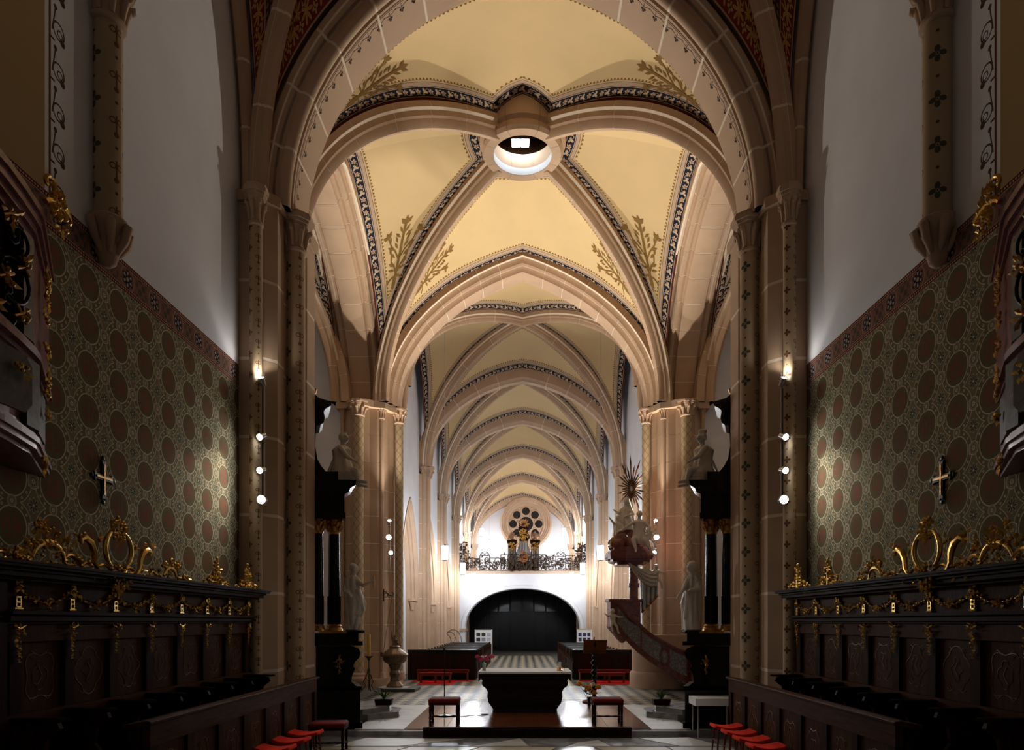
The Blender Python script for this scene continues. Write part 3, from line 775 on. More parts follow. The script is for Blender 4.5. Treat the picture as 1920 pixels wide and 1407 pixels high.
def arcade_pts(yc, hw, zs, za, n=16):
    a, _, _ = half_ellipse((0, yc-hw, zs), (0, yc, za), .9, n); b, _, _ = half_ellipse((0, yc+hw, zs), (0, yc, za), .9, n)
    return [tuple(p) for p in a]+[tuple(p) for p in reversed(list(b)[:-1])]
for s in (-1, 1):
    Wn = structure('wall_nave_%s' % side[s], 'white nave side wall with tan pointed arcade arches'); Wn['group'] = 'nave side walls'
    X = s*4.3; m = MB()
    def q4(y0, z0a, z0b, y1, zt, x=X): m.add([(x, y0, z0a), (x, y1, z0b), (x, y1, zt), (x, y0, zt)], [(0, 1, 2, 3)])
    cuts = [22.9]+TY[1:]; ya = 22.9
    for i in range(3):
        ylo, yhi = (23.5 if i == 0 else TY[i]), TY[i+1]; yc = (ylo+yhi)/2; hw = (yhi-ylo)/2-.62
        q4(ya, -.05, -.05, yc-hw, 14.2)
        pts = arcade_pts(yc, hw, 3.0, 6.75)
        for p, r_ in zip(pts[:-1], pts[1:]): q4(p[1], p[2], r_[2], r_[1], 14.2)
        ya = yc+hw
        # tan moulded arch and jambs in the opening
        Ar = MB(); NA2 = []
        for sy in (-1, 1):
            P_, N_, q_ = half_ellipse((s*4.32, yc+sy*hw, 3.0), (s*4.32, yc, 6.75), .9, 30)
            sweep(Ar, P_, N_, (s, 0, 0), [(-.05, .12), (-.05, -.0), (.08, -.08), (.13, -.05), (.2, -.12), (.27, -.10), (.33, -.2), (.45, -.22), (.45, .12)], 0, 30)
            Ar.bx(s*4.27, s*4.77, yc+sy*hw-.02 if sy > 0 else yc-hw-.12, yc+hw+.12 if sy > 0 else yc-hw+.02, 0, 3.0)
            Ar.bx(s*4.42, s*4.77, yc+sy*hw, yc+sy*(hw-.11), 0, 3.0)
            Ar.bx(s*4.62, s*4.77, yc+sy*(hw-.11), yc+sy*(hw-.20), 0, 3.0)
        Ar.build('arcade_arch', M['stone'], Wn, 35)
        MB().bx(s*4.76, s*4.92, yc-hw-.2, yc+hw+.2, -.05, 7.2).build('arcade_back', M['white'], Wn)
        for sy in (-1, 1):
            cpx = MB(); yy = yc+sy*(hw-.12)
            cpx.lathe([(.07, 2.6), (.08, 2.75), (.15, 2.92), (.2, 2.95), (.2, 3.06)], (s*4.5, yy, 0), 8); cpx.build('impost_capital', M['stone'], Wn, 35)
    q4(ya, -.05, -.05, 57.2, 14.2)
    m.build('plaster', M['white'], Wn)
    # wall piers
    for i in range(1, 6):
        Pp = structure('nave_pillar', 'slender tan wall pier carrying the nave vault ribs', 'pillar'); Pp['group'] = 'nave wall piers'
        y = TY[i]; z0 = -.02
        courses(Pp, msk([(4.12, y-.30), (4.02, y-.2), (4.02, y+.2), (4.12, y+.30), (4.31, y+.42), (4.31, y-.42)], s), z0, 8.25, 1.05, M['stone'], M['mortar'], .018, .006)
        shaft(Pp, s*3.98, y, .12, z0, 8.2, M['stone'], 14); capital(Pp, s*3.98, y, .15, 8.12, .48, M['stone'], 6, 6)
        for dy in (-.28, .28): shaft(Pp, s*4.12, y+dy, .07, z0, 8.2, M['stone'], 10); capital(Pp, s*4.12, y+dy, .08, 8.2, .36, M['stone'], 6, 6)
# nave end wall and loft
we = structure('wall_end', 'white end wall of the nave behind the organ'); MB().bx(-4.4, 4.4, 57.1, 57.4, 5.2, 14.5).build('plaster', M['white'], we)
MB().bx(-4.4, 4.4, 57.1, 57.4, -.1, 5.2).build('porch_wall', M['white'], we)
# ================================================================= CHOIR FURNITURE
def arc(c, r, a0, a1, n=10, ry=None): return [(c[0]+r*math.cos(a0+(a1-a0)*i/n), c[1]+(ry or r)*math.sin(a0+(a1-a0)*i/n)) for i in range(n+1)]
def cscroll(c, r, a0, a1, n=14, curl=.35, turns=1.1):
    """C-scroll in 2D with a volute at each end"""
    out = []
    for (ang, dr) in ((a0, -1), (a1, 1)):
        e = (c[0]+r*math.cos(ang), c[1]+r*math.sin(ang)); rc = r*curl
        vc = (e[0]-rc*math.cos(ang), e[1]-rc*math.sin(ang)); pts = []
        for i in range(9):
            t = i/8; rr = rc*(1-.75*t); a = ang+dr*t*turns*2*PI
            pts.append((vc[0]+rr*math.cos(a), vc[1]+rr*math.sin(a)))
        out.append(pts)
    return list(reversed(out[0]))+arc(c, r, a0, a1, n)[1:-1]+out[1]
def taper(n, r, e=.45): return [r*(e+(1-e)*math.sin(PI*i/(n-1))) for i in range(n)]
class Plane:
    """2D ornament drawing: (u,v,w) -> world, w is the relief height"""
    def __init__(s, o, u, v, w): s.o, s.u, s.v, s.w = (Vector(q) for q in (o, u, v, w)); s.mb = MB()
    def p(s, u, v, w=0): return s.o+s.u*u+s.v*v+s.w*w
    def tube(s, pts, r, w=.02, n=6):
        s.mb.tube([s.p(a, b, w) for a, b in pts], r if isinstance(r, (int, float)) else list(r), n); return s
    def sc(s, c, r, a0, a1, th, w=.02, curl=.35):
        pts = cscroll(c, r, a0, a1, 12, curl); return s.tube(pts, taper(len(pts), th), w, 6)
    def blob(s, c, r, w=.02, n=5, m=4): s.mb.ball(s.p(c[0], c[1], w), r, n, m); return s
    def leaf(s, c, ang, L, wd, w=.02, lift=.02):
        ca, sa = math.cos(ang), math.sin(ang); q = lambda a, b, h: s.p(c[0]+a*ca-b*sa, c[1]+a*sa+b*ca, w+h)
        s.mb.add([q(0, 0, 0), q(L*.45, wd, -.005), q(L*.45, 0, lift), q(L*.45, -wd, -.005), q(L, 0, lift*.4), q(L*.45, 0, -.012)],
                 [(0, 2, 1), (0, 3, 2), (2, 4, 1), (3, 4, 2), (0, 1, 5), (0, 5, 3), (1, 4, 5), (5, 4, 3)]); return s
    def bunch(s, c, r, n, rr, L=.06, wd=.018, w=.02, up=None):
        for i in range(n):
            a = rr.uniform(0, 2*PI); d = r*math.sqrt(rr.random())
            q = (c[0]+d*math.cos(a), c[1]+d*math.sin(a))
            if rr.random() < .55: s.blob(q, L*.26, w+rr.uniform(0, .03), 6, 5)
            else: s.leaf(q, (a if up is None else up)+rr.uniform(-.7, .7), L*rr.uniform(.7, 1.2), wd, w+rr.uniform(0, .03))
        return s
def gold_crest(pl, kind, rr):
    if kind == 'cartouche':
        pl.tube(arc((0, .33), .21, 1.95, 4.15, 16, .26), taper(17, .028, .5), .04, 8); pl.tube(arc((0, .33), .21, PI-1.95, PI-4.15, 16, .26), taper(17, .028, .5), .04, 8)
        pl.tube(arc((0, .12), .13, 3.5, 5.92, 10, .12), taper(11, .024), .04, 7)
        for q in (-1, 1):
            pl.tube([(q*.30, .03), (q*.36, .12), (q*.37, .25), (q*.42, .36), (q*.50, .41), (q*.56, .38), (q*.55, .33)], taper(7, .034, .5), .04, 7)
            pl.bunch((q*.53, .42), .06, 10, rr, .09, .025); pl.bunch((q*.28, .40), .05, 6, rr, .07); pl.bunch((q*.40, .05), .10, 12, rr, .08, .022)
            pl.sc((q*.20, .02), .10, 0 if q > 0 else PI, PI if q > 0 else 0, .018)
        pl.bunch((0, .58), .14, 46, rr, .085, .022, .03, PI/2); pl.bunch((0, .70), .06, 8, rr, .09, .03, .03, 1.2); pl.bunch((0, .50), .06, 10, rr, .08, .02, .04, -PI/2)
        pl.bunch((0, -.02), .18, 50, rr, .075, .02, .05); pl.bunch((0, -.14), .07, 10, rr, .09, .02, .06, -PI/2)
    elif kind == 'arched':
        pl.tube(arc((0, .06), .19, .15, PI-.15, 14, .22), taper(15, .034, .4), .03, 8)
        pl.bunch((-.03, .33), .15, 42, rr, .085, .022, .03, PI/2); pl.bunch((.05, .10), .13, 22, rr, .06, .018, .01); pl.bunch((-.12, .46), .05, 10, rr, .07, .02, .03, 1.2)
        for q in (-1, 1):
            pl.sc((q*.28, .08), .09, 0 if q < 0 else PI, PI if q < 0 else 0, .02); pl.bunch((q*.36, .07), .12, 16, rr, .09, .025); pl.sc((q*.50, .05), .06, 0, PI, .014); pl.bunch((q*.22, .26), .07, 8, rr, .10, .025, .03, PI/2+q*-.4)
    elif kind == 'small':
        pl.tube(arc((0, .05), .13, .1, PI-.1, 12, .15), taper(13, .026, .4), .03, 7); pl.bunch((0, .06), .07, 8, rr, .06)
        for q in (-.13, 0, .13): pl.bunch((q, .22+.05*(q == 0)), .05, 9, rr, .08, .025, .03, PI/2); pl.blob((q, .26+.06*(q == 0)), .03, .04, 6, 5)
        for q in (-1, 1):
            pl.bunch((q*.22, .06), .08, 12, rr, .08); pl.sc((q*.34, .05), .06, 0, PI, .014); pl.bunch((q*.36, .05), .08, 8, rr, .07)
    else:                                                     # pyramid of leaves
        for i in range(8):
            v = .03+i*.052; hw = .16*(1-i/9)
            for k in range(10): pl.leaf((rr.uniform(-hw, hw), v), PI/2+rr.uniform(-1.2, 1.2), .075, .02, rr.uniform(.01, .05)); pl.blob((rr.uniform(-hw, hw), v), .018, .03)
        pl.tube([(0, .0), (.02, .2), (-.01, .36), (.01, .48)], [.03, .025, .015, .006], .03); pl.blob((.01, .49), .022, .03)
        for q in (-1, 1):
            pl.sc((q*.14, .09), .08, 0 if q > 0 else PI, PI if q > 0 else 0, .018); pl.bunch((q*.25, .05), .09, 12, rr, .08); pl.sc((q*.34, .03), .05, 0, PI, .012)
def inlay_curve(k, w, h):
    pts = []
    for i in range(41):
        a = 2*PI*i/40
        if k % 4 == 0: r = 1-.16*math.cos(4*a); p = (w*.40*math.cos(a)*r, h*.40*math.sin(a)*r)
        elif k % 4 == 1: r = .85+.22*abs(math.cos(2*a)); p = (w*.42*math.cos(a)*r, h*.42*math.sin(a)*r)
        elif k % 4 == 2: p = (w*.36*math.sin(a)*(1+.25*math.cos(4*a)), h*.44*math.cos(a)*(.8+.2*math.cos(2*a)))
        else: p = (w*.34*math.cos(a)*(1+.3*math.sin(3*a)**2), h*.40*math.sin(a)*(1+.1*math.cos(6*a)))
        pts.append(p)
    return pts
def add_inlay(parent, k, o, u, v, wv, w, h, rr):
    pl = Plane(o, u, v, wv); pl.tube(inlay_curve(k, w, h), .0045, 0, 4)
    pl.tube([(q[0]*.45+.01*math.sin(i), q[1]*.55) for i, q in enumerate(inlay_curve(k+1, w, h))], .0035, 0, 4)
    for q in (-1, 1): pl.tube([(q*w*.1, h*.36), (q*w*.22, h*.42), (q*w*.30, h*.36), (q*w*.2, h*.28)], .0035, 0, 4); pl.tube([(q*w*.1, -h*.36), (q*w*.22, -h*.42), (q*w*.30, -h*.36)], .0035, 0, 4)
    pl.tube([(-w*.06, -h*.15), (w*.06, 0), (-w*.04, h*.15)], .004, 0, 4)
    return pl.mb.build('inlay', M['inlay'], parent, 60)
DY = [6.12+.732*i for i in range(8)]
for s in (-1, 1):
    rr = random.Random(11+s); X = lambda q: s*q
    nrm = (-s, 0, 0)
    S = thing('choir_stall', 'row of dark oak choir stalls with gilded crests below the %s' % ('painted wall by the white-clothed side table' if s > 0 else 'painted wall beside the velvet stool'), 'choir stall', (X(4.6), 8.7, -.1))
    S['label'] = ('dark oak choir stalls with gilded crests, on the same side as the pulpit' if s > 0 else 'dark oak choir stalls with gilded crests, on the same side as the font')
    base = Vector(S.location)
    def part(mb, name, mat, par=None, sm=None):
        if par is None:
            mb.v = [tuple(Vector(v)-base) for v in mb.v]; return mb.build(name, mat, S, sm)
        mb.v = [tuple(Vector(v)-base) for v in mb.v]; return mb.build(name, mat, par, sm)
    part(MB().bx(X(4.62), X(4.9), 5.95, 11.4, -.1, 2.5), 'carcass', M['wood'])
    part(MB().bx(X(4.5), X(4.9), 5.6, 5.96, -.1, 2.5), 'end_pier', M['wood'])
    m = MB()
    for (xx, z0, z1) in ((4.42, 2.47, 2.50), (4.34, 2.50, 2.545), (4.30, 2.545, 2.575), (4.24, 2.575, 2.60), (4.22, 2.60, 2.625)): m.bx(X(xx), X(4.9), 5.3, 11.45+.05*(4.42-xx), z0, z1)
    part(m, 'cornice', M['wood'])
    part(MB().bx(X(4.54), X(4.9), 5.95, 11.4, 2.2, 2.47), 'frieze', M['wood_panel'])
    m = MB()
    for (xx, z0, z1) in ((4.50, 2.085, 2.11), (4.46, 2.11, 2.15), (4.50, 2.15, 2.17), (4.44, 2.17, 2.2)): m.bx(X(xx), X(4.9), 5.95, 11.42, z0, z1)
    part(m, 'moulding', M['wood'])
    part(MB().bx(X(4.54), X(4.9), 5.95, 11.4, 1.92, 2.085), 'top_rail', M['wood_panel']); part(MB().bx(X(4.53), X(4.9), 5.95, 11.4, 1.12, 1.27), 'bottom_rail', M['wood_panel'])
    for i, y in enumerate(DY):
        part(MB().bx(X(4.54), X(4.66), y-.075, y+.075, 1.27, 1.92), 'stile', M['wood'])
        pl = Plane(Vector((X(4.54), y, 2.34))-base, (0, 1, 0), (0, 0, 1), nrm)           # console on the frieze
        for q in (-1, 1): pl.mb.box(pl.p(q*.026, -.06, .01), (.03, .012, .11))
        for q in (-.105, -.06, -.015): pl.mb.box(pl.p(0, q, .012), (.03, .06, .016))
        pl.sc((0, .05), .045, .2, PI-.2, .016, .03); pl.bunch((0, .07), .05, 10, rr, .06, .016, .02); pl.leaf((0, .06), PI/2, .08, .025)
        pl.tube([(-.05, -.12), (.05, -.12)], .012, .02)
        pl.mb.build('gilded_console', M['gold'], S, 50)
        pl = Plane(Vector((X(4.53), y, 2.07))-base, (0, 1, 0), (0, 0, 1), nrm)           # hanging leaf drop
        pl.tube([(-.075, 0), (0, -.03), (.075, 0)], .012, .02); pl.bunch((0, -.03), .06, 9, rr, .05, .016)
        for k in range(11): pl.leaf((rr.uniform(-.03, .03)*(1-k/13), -.06-k*.026), -PI/2+rr.uniform(-1, 1), .05*(1-k/20), .016, .01)
        for k in range(7): pl.blob((rr.uniform(-.025, .025), -.08-k*.035), .012*(1-k/14), .025)
        pl.mb.build('gilded_drop', M['gold'], S, 50)
        if i < 7:
            y2 = DY[i+1]; yc = (y+y2)/2
            p = part(MB().bx(X(4.59), X(4.64), y+.075, y2-.075, 1.27, 1.92), 'panel', M['wood_panel'])
            add_inlay(p, i, Vector((X(4.588), yc, 1.595))-base, (0, 1, 0), (0, 0, 1), nrm, .5, .56, rr)
            pl = Plane(Vector((X(4.535), yc, 2.37))-base, (0, 1, 0), (0, 0, 1), nrm)     # garland between consoles
            for k in range(25):
                t = -1+2*k/24; u = t*.31; v = -.085*(1-t*t)+.02*math.sin(9*t)*.5
                pl.leaf((u, v), rr.uniform(0, 2*PI), .05, .015, .012)
                if k % 2: pl.blob((u, v+rr.uniform(-.012, .012)), .011, .02)
            pl.bunch((0, -.10), .05, 9, rr, .06, .016)
            pl.tube([(-.31+.62*k/12, -.085*(1-(-1+2*k/12)**2)) for k in range(13)], .006, .01)
            pl.mb.build('gilded_garland', M['gold'], S, 50)
    for (y, k) in ((6.24, 'arched'), (7.30, 'cartouche'), (8.39, 'small'), (9.66, 'pyramid'), (10.73, 'pyramid')):
        pl = Plane(Vector((X(4.36), y, 2.60))-base, (0, 1.12, 0), (0, 0, .82), nrm); gold_crest(pl, k, rr)
        pl.mb.build('gilded_crest', M['gold'], S, 50)
    for i in range(8):                                        # partitions with arm rests, and seats
        y = 6.07+.72*i
        prof = [(4.62, -.1), (4.62, 1.22), (4.25, 1.22), (4.12, 1.2), (4.10, 1.15), (4.22, 1.05), (4.25, .9), (4.1, .7), (3.98, .55), (3.98, .42), (4.1, .38), (4.1, -.1)]
        q = part(MB().extrude([(a*s, b) for a, b in prof], (0, y, 0), (1, 0, 0), (0, 0, 1), (0, 1, 0), -.025, .025), 'partition', M['wood'])
        a = part(MB().lathe([(.05, 0), (.06, .006), (.06, .03), (.045, .036)], (0, 0, 0), 12), 'arm_rest', M['wood_black'], q, 40)
        a.data.transform(Matrix.Diagonal((5.2, 1.0, 1.0, 1.0)) ); a.data.transform(Matrix.Translation(Vector((X(4.36), y, 1.225))+base*0)); a.location = (0, 0, 0)
        for v in a.data.vertices: pass
        if i < 7:
            st = part(MB().bx(X(4.05), X(4.6), y+.05, y+.67, .40, .45), 'seat', M['wood_black']); bevel(st, .012)
    # fix: arm rests were authored in absolute coordinates twice shifted; re-centre them
    for a in [c for p_ in S.children if p_.name.startswith('partition') for c in p_.children]:
        ymid = sum(v.co.y for v in a.parent.data.vertices)/len(a.parent.data.vertices)
        cx = sum(v.co.x for v in a.data.vertices)/len(a.data.vertices); cy = sum(v.co.y for v in a.data.vertices)/len(a.data.vertices); cz = min(v.co.z for v in a.data.vertices)
        a.data.transform(Matrix.Translation((X(4.34)-base.x-cx, ymid-cy, 1.215-base.z-cz)))
    part(MB().bx(X(4.0), X(4.62), 5.96, 11.45, -.1, .02), 'plinth', M['wood'])
    # ---- desk
    D = thing('stall_desk', 'x', 'desk', (X(3.85), 9.5, -.1))
    D['label'] = 'panelled oak choir desk behind the row of four red felt stools' if s > 0 else 'panelled oak choir desk beside the dark velvet stool'
    base = Vector(D.location)
    def dp(mb, name, mat, par=None, sm=None):
        mb.v = [tuple(Vector(v)-base) for v in mb.v]; return mb.build(name, mat, par or D, sm)
    bevel(dp(MB().extrude([(s*3.66, 1.085), (s*3.66, 1.115), (s*3.72, 1.125), (s*3.95, 1.08), (s*3.95, 1.05), (s*3.75, 1.06)], (0, 0, 0), (1, 0, 0), (0, 0, 1), (0, 1, 0), 6.72, 12.32), 'top', M['wood_rail']), .006)
    dp(MB().bx(X(3.78), X(3.92), 6.78, 12.26, -.1, 1.05), 'carcass', M['wood'])
    dp(MB().bx(X(3.70), X(3.8), 6.78, 12.27, .86, 1.085), 'top_rail', M['wood_rail']); dp(MB().bx(X(3.70), X(3.8), 6.78, 12.27, -.1, .06), 'bottom_rail', M['wood_rail'])
    pe = [6.85+.765*i for i in range(8)]
    for i, y in enumerate(pe):
        dp(MB().bx(X(3.70), X(3.8), y-.07, y+.07, .06, .86), 'stile', M['wood'])
        if i < 7:
            p = dp(MB().bx(X(3.735), X(3.79), y+.07, pe[i+1]-.07, .06, .86), 'panel', M['wood_panel'])
            add_inlay(p, i+1, Vector((X(3.733), y+.383, .46))-base, (0, 1, 0), (0, 0, 1), nrm, .5, .66, rr)
    # ---- oratory loge above the stalls
    O = thing('oratory_loge', 'x', 'balcony', (X(4.6), 5.3, 3.5))
    O['label'] = 'dark marble oratory box with gilded lattice on the %s wall' % ('pulpit side' if s > 0 else 'font side')
    base = Vector(O.location)
    def op(mb, name, mat, par=None, sm=None):
        mb.v = [tuple(Vector(v)-base) for v in mb.v]; return mb.build(name, mat, par or O, sm)
    def plan(g):
        pts = [(4.91, 7.02+g*1.1), (4.32-g*.7, 5.98+g*.45)]
        for i in range(9):
            t = i/8; pts.append((4.30-g-.24*math.sin(PI*t), 5.9-2.3*t))
        return pts+[(4.91, 3.0-g)]
    def layer(levels, mat, name):
        mb = MB()
        for g, z0, z1 in levels: mb.prism(msk(plan(g), s), z0, z1)
        return op(mb, name, mat)
    layer([(.0, 3.58, 3.62), (.06, 3.62, 3.67), (.09, 3.67, 3.72), (.05, 3.72, 3.76), (.02, 3.76, 3.80)], M['dark_red_marble'], 'base_moulding')
    layer([(0, 3.80, 4.36)], M['dark_red_marble'], 'parapet')
    layer([(.04, 4.36, 4.40), (.10, 4.40, 4.46), (.07, 4.46, 4.50), (.02, 4.50, 4.55)], M['dark_red_marble'], 'rail_moulding')
    layer([(-.10, 4.55, 5.45)], M['wood'], 'lattice_ground')
    layer([(.02, 5.45, 5.51), (.06, 5.51, 5.57), (.10, 5.57, 5.65), (.13, 5.65, 5.71), (.06, 5.71, 5.76)], M['dark_red_marble'], 'cornice')
    # corner pilaster and parapet panels
    for (g0, z0, z1) in ((.03, 3.78, 4.36), (.0, 4.55, 5.45)):
        op(MB().prism(msk([(4.40, 6.10+g0), (4.28-g0, 5.98+g0), (4.24-g0, 5.80), (4.4, 5.80)], s), z0, z1), 'pilaster', M['dark_grey_marble'])
    op(MB().prism(msk([(4.9, 7.06), (4.38, 6.12), (4.46, 6.05), (4.96, 6.98)], s), 4.55, 5.45), 'return_panel', M['dark_red_marble'])
    a, b_ = Vector((X(4.40), 6.10, 0)), Vector((X(4.86), 6.92, 0)); du = (b_-a).normalized(); nn = Vector((-s*du.y*1.0, s*du.x*1.0, 0)); nn = Vector((-s, .55, 0)).normalized()
    nn = Vector((-abs(du.y)*s, abs(du.x)*1.0, 0)).normalized()
    mid = (a+b_)/2
    q = MB().box((mid.x+nn.x*.02, mid.y+nn.y*.02, 4.07), (.5, .04, .44), math.atan2(du.y, du.x)); op(q, 'inset_panel', M['dark_grey_marble'])
    pl = Plane(Vector((mid.x, mid.y, 0))+nn*.05-base, du, (0, 0, 1), nn)
    for (uc, zc, r_, n_) in ((0, 4.38, .12, 22), (.03, 4.08, .035, 12), (-.22, 3.58, .06, 12), (-.05, 5.36, .07, 18), (-.05, 5.2, .07, 14), (-.05, 5.0, .06, 10), (-.05, 4.72, .06, 10)):
        pl = Plane(Vector((mid.x, mid.y, 0))+nn*.05-base, du, (0, 0, 1), nn); pl.bunch((uc, zc), r_, n_, rr, .08, .02)
        pl.tube([(uc-r_*.5, zc), (uc, zc+r_*.3), (uc+r_*.5, zc)], .012, .02); pl.mb.build('gilded_ornament', M['gold'], O, 50)
    for k in range(3):                                        # front panels and lattice
        y = 5.45-k*.75; xx = 4.27-.24*math.sin(PI*(5.9-y)/2.3)
        pq = [(-.26, -.16), (-.18, -.24), (.18, -.24), (.26, -.16), (.26, .16), (.18, .24), (-.18, .24), (-.26, .16)]
        op(MB().extrude(pq, (X(xx), y, 4.07), (0, 1, 0), (0, 0, 1), (-s, 0, 0), 0, .03), 'inset_panel', M['dark_grey_marble'])
        pi = Plane(Vector((X(xx+.06), y, 5.0))-base, (0, 1, 0), (0, 0, 1), nrm)
        for (c, r_, a0, a1) in (((0, .3), .2, -.3, 3.6), ((-.12, 0), .17, 1, 5), ((.14, -.1), .18, -2, 2.2), ((0, -.36), .17, 2.6, 7), ((.2, .25), .11, -1, 2.5), ((-.22, -.3), .12, 1, 4.6)): pi.sc(c, r_, a0, a1, .016)
        pi.mb.build('iron_scroll', M['iron'], O, 60)
        for c in ((.1, .40), (-.2, .2), (.25, .05), (-.25, -.12), (.05, -.12), (.22, -.36), (-.1, -.40)):
            pl = Plane(Vector((X(xx+.05), y, 5.02))-base, (0, 1, 0), (0, 0, 1), nrm); pl.bunch(c, .07, 7, rr, .10, .025, .02); pl.tube([(c[0]-.08, c[1]-.05), c, (c[0]+.08, c[1]+.05)], .015, .02); pl.tube([(c[0]-.06, c[1]+.06), c, (c[0]+.06, c[1]-.06)], .015, .02); pl.mb.build('gilded_leaf', M['gold_dull'], O, 50)
    pl = Plane(Vector((X(4.25), 6.2, 5.78))-base, (0, 1, 0), (0, 0, 1), nrm)
    pl.bunch((0, .10), .13, 34, rr, .12, .03, .02, PI/2); pl.sc((-.08, .24), .07, 0, PI, .02); pl.sc((.10, .06), .09, 0, PI, .022); pl.tube(arc((0, .02), .17, .2, 2.9, 8, .09), .025, .03); pl.bunch((.05, -.08), .07, 10, rr, .09)
    pl.mb.build('gilded_crest', M['gold'], O, 50)
    pl = Plane(Vector((X(4.10), 5.55, 4.16))-base, (0, 1, 0), (0, 0, 1), nrm); pl.bunch((0, 0), .07, 10, rr, .08, .02); pl.mb.build('gilded_ornament', M['gold'], O, 50)
    # ---- consecration cross on the wall
    pl = Plane((0, 0, 0), (0, 1, 0), (0, 0, 1), nrm)
    K = thing('wall_cross', 'x', 'cross', (X(4.9), 7.95, 3.78)); K['label'] = 'black and gold cross fixed to the painted choir wall, %s side' % ('pulpit' if s > 0 else 'font'); K['group'] = 'consecration crosses on the choir walls'
    def crossp(L, wd): return [(-wd, -L), (wd, -L), (wd, -wd), (L*.72, -wd), (L*.72, wd), (wd, wd), (wd, L*.8), (-wd, L*.8), (-wd, wd), (-L*.72, wd), (-L*.72, -wd), (-wd, -wd)]
    MB().extrude(crossp(.24, .032), (0, 0, 0), (0, 1, 0), (0, 0, 1), nrm, 0, .03).build('cross_body', M['iron'], K)
    for (u, v) in ((0, .20), (0, -.25), (.175, 0), (-.175, 0)):
        m = MB()
        for a in range(3): m.ball((-s*.015, u+.032*math.cos(a*2.1+math.atan2(v, u)), v+.032*math.sin(a*2.1+math.atan2(v, u))), (.014, .03, .03), 8, 5)
        m.build('trefoil_end', M['iron'], K, 60)
    MB().extrude(crossp(.20, .012), (-s*.03, 0, 0), (0, 1, 0), (0, 0, 1), nrm, 0, .008).build('gold_inlay', M['gold_dull'], K)
    # ---- lamp pole on the choir pier
    L = thing('spot_lamp_pole', 'x', 'spotlight', (X(4.42), 11.68, 4.1)); L['label'] = 'thin steel pole with four lit spotlights on the choir pier, %s side' % ('pulpit' if s > 0 else 'font'); L['group'] = 'choir pier spotlight poles'
    MB().tube([(0, 0, 0), (0, 0, 2.25)], .014, 8).build('pole', M['metal'], L, 60); MB().tube([(s*.035, 0, 0), (s*.035, 0, 2.0)], .009, 6).build('cable_rail', M['iron'], L, 60)
    for z_, tgt, r_ in ((.08, (0, -1, -.12), .075), (.60, (s*.25, -1, -.35), .055), (1.18, (s*.3, -1, -.5), .055), (2.02, (s*.2, -.55, .9), .05)):
        d = Vector(tgt).normalized(); c0 = Vector((-s*.02, -.05, z_))
        for zz in (.0,): MB().tube([(0, 0, z_), tuple(c0)], .01, 6).build('bracket', M['metal'], L)
        h = MB().tube([tuple(c0), tuple(c0+d*.13), tuple(c0+d*.14)], [r_*.8, r_, r_], 14).build('lamp_head', M['metal'], L, 40)
        MB().tube([tuple(c0+d*.1405), tuple(c0+d*.1445)], r_*.9, 14).build('lit_lens', M['lamp_glow'], h, 40)
# ---- red felt stools along the desks
def felt_stool():
    t = thing('felt_stool', 'x', 'stool', (0, 0, 0))
    m = MB(); n = 10; vs = []
    for i in range(n+1):                                      # saddle shaped seat, dipped across y
        u = -1+2*i/n
        for j in range(n+1):
            v = -1+2*j/n; e = 1-.06*abs(v)**4
            vs.append((u*.24*e, v*.19*(1-.06*abs(u)**4), .45+.045*u*u))
    k = n+1; fs = [(i*k+j, (i+1)*k+j, (i+1)*k+j+1, i*k+j+1) for i in range(n) for j in range(n)]
    o = m.add(vs, fs).build('seat', M['red_felt'], t, 180); so = o.modifiers.new('t', 'SOLIDIFY'); so.thickness = .05; so.offset = -1; bevel(o, .012)
    for a in (-1, 1):
        for b2 in (-1, 1):
            MB().tube([(a*.17, b2*.13, .44), (a*.20, b2*.16, 0)], [.02, .013], 8).build('leg', M['wood_red'], t, 60)
        MB().tube([(a*.185, -.145, .22), (a*.185, .145, .22)], .01, 6).build('stretcher', M['wood_red'], t, 60)
    return t
fs0 = felt_stool(); used = False
for s, ys in ((1, (11.45, 10.8, 10.2, 9.6)), (-1, (10.75, 10.1, 9.45))):
    for i, y in enumerate(ys):
        o = fs0 if not used else dup(fs0); used = True
        o.location = (s*3.42, y, -.1); o.rotation_euler = (0, 0, 0)
        o['label'] = 'bright red felt stool along the choir desk, %s from the %s' % (ORD[i], 'white-clothed side table' if s > 0 else 'dark velvet stool')
        o['group'] = 'red felt stools %s' % ('beside the side table' if s > 0 else 'beside the velvet stool')
def velvet_stool():
    t = thing('velvet_stool', 'x', 'stool')
    o = MB().box((0, 0, .47), (.60, .44, .09)).build('cushion', M['red_velvet'], t, 60); bevel(o, .035, 4)
    MB().box((0, 0, .415), (.58, .42, .05)).build('seat_frame', M['wood'], t)
    for a in (-1, 1):
        for b2 in (-1, 1):
            MB().lathe([(.022, 0), (.03, .02), (.02, .04), (.032, .06), (.018, .09), (.026, .12), (.026, .16), (.018, .19), (.028, .26), (.022, .36), (.03, .41)], (a*.26, b2*.18, 0), 10).build('leg', M['wood'], t, 50)
        MB().lathe([(.014, -.17), (.018, -.1), (.012, 0), (.018, .1), (.014, .17)], (a*.26, 0, .15), 8, 'y').build('stretcher', M['wood'], t, 50)
    MB().lathe([(.012, -.26), (.018, -.15), (.012, -.08), (.02, 0), (.012, .08), (.018, .15), (.012, .26)], (0, 0, .15), 8, 'x').build('stretcher', M['wood'], t, 50)
    return t
vs0 = velvet_stool(); vs0.location = (-1.53, 13.4, .1); vs0['label'] = 'dark red velvet stool with turned legs on the platform beside the microphone stand'
dup(vs0, (1.66, 13.4, .1), 0, 'dark red velvet stool with turned legs on the platform beside the lectern')
dup(vs0, (-3.28, 11.55, -.1), .08, 'dark red velvet stool on the stone floor at the end of the choir desk')
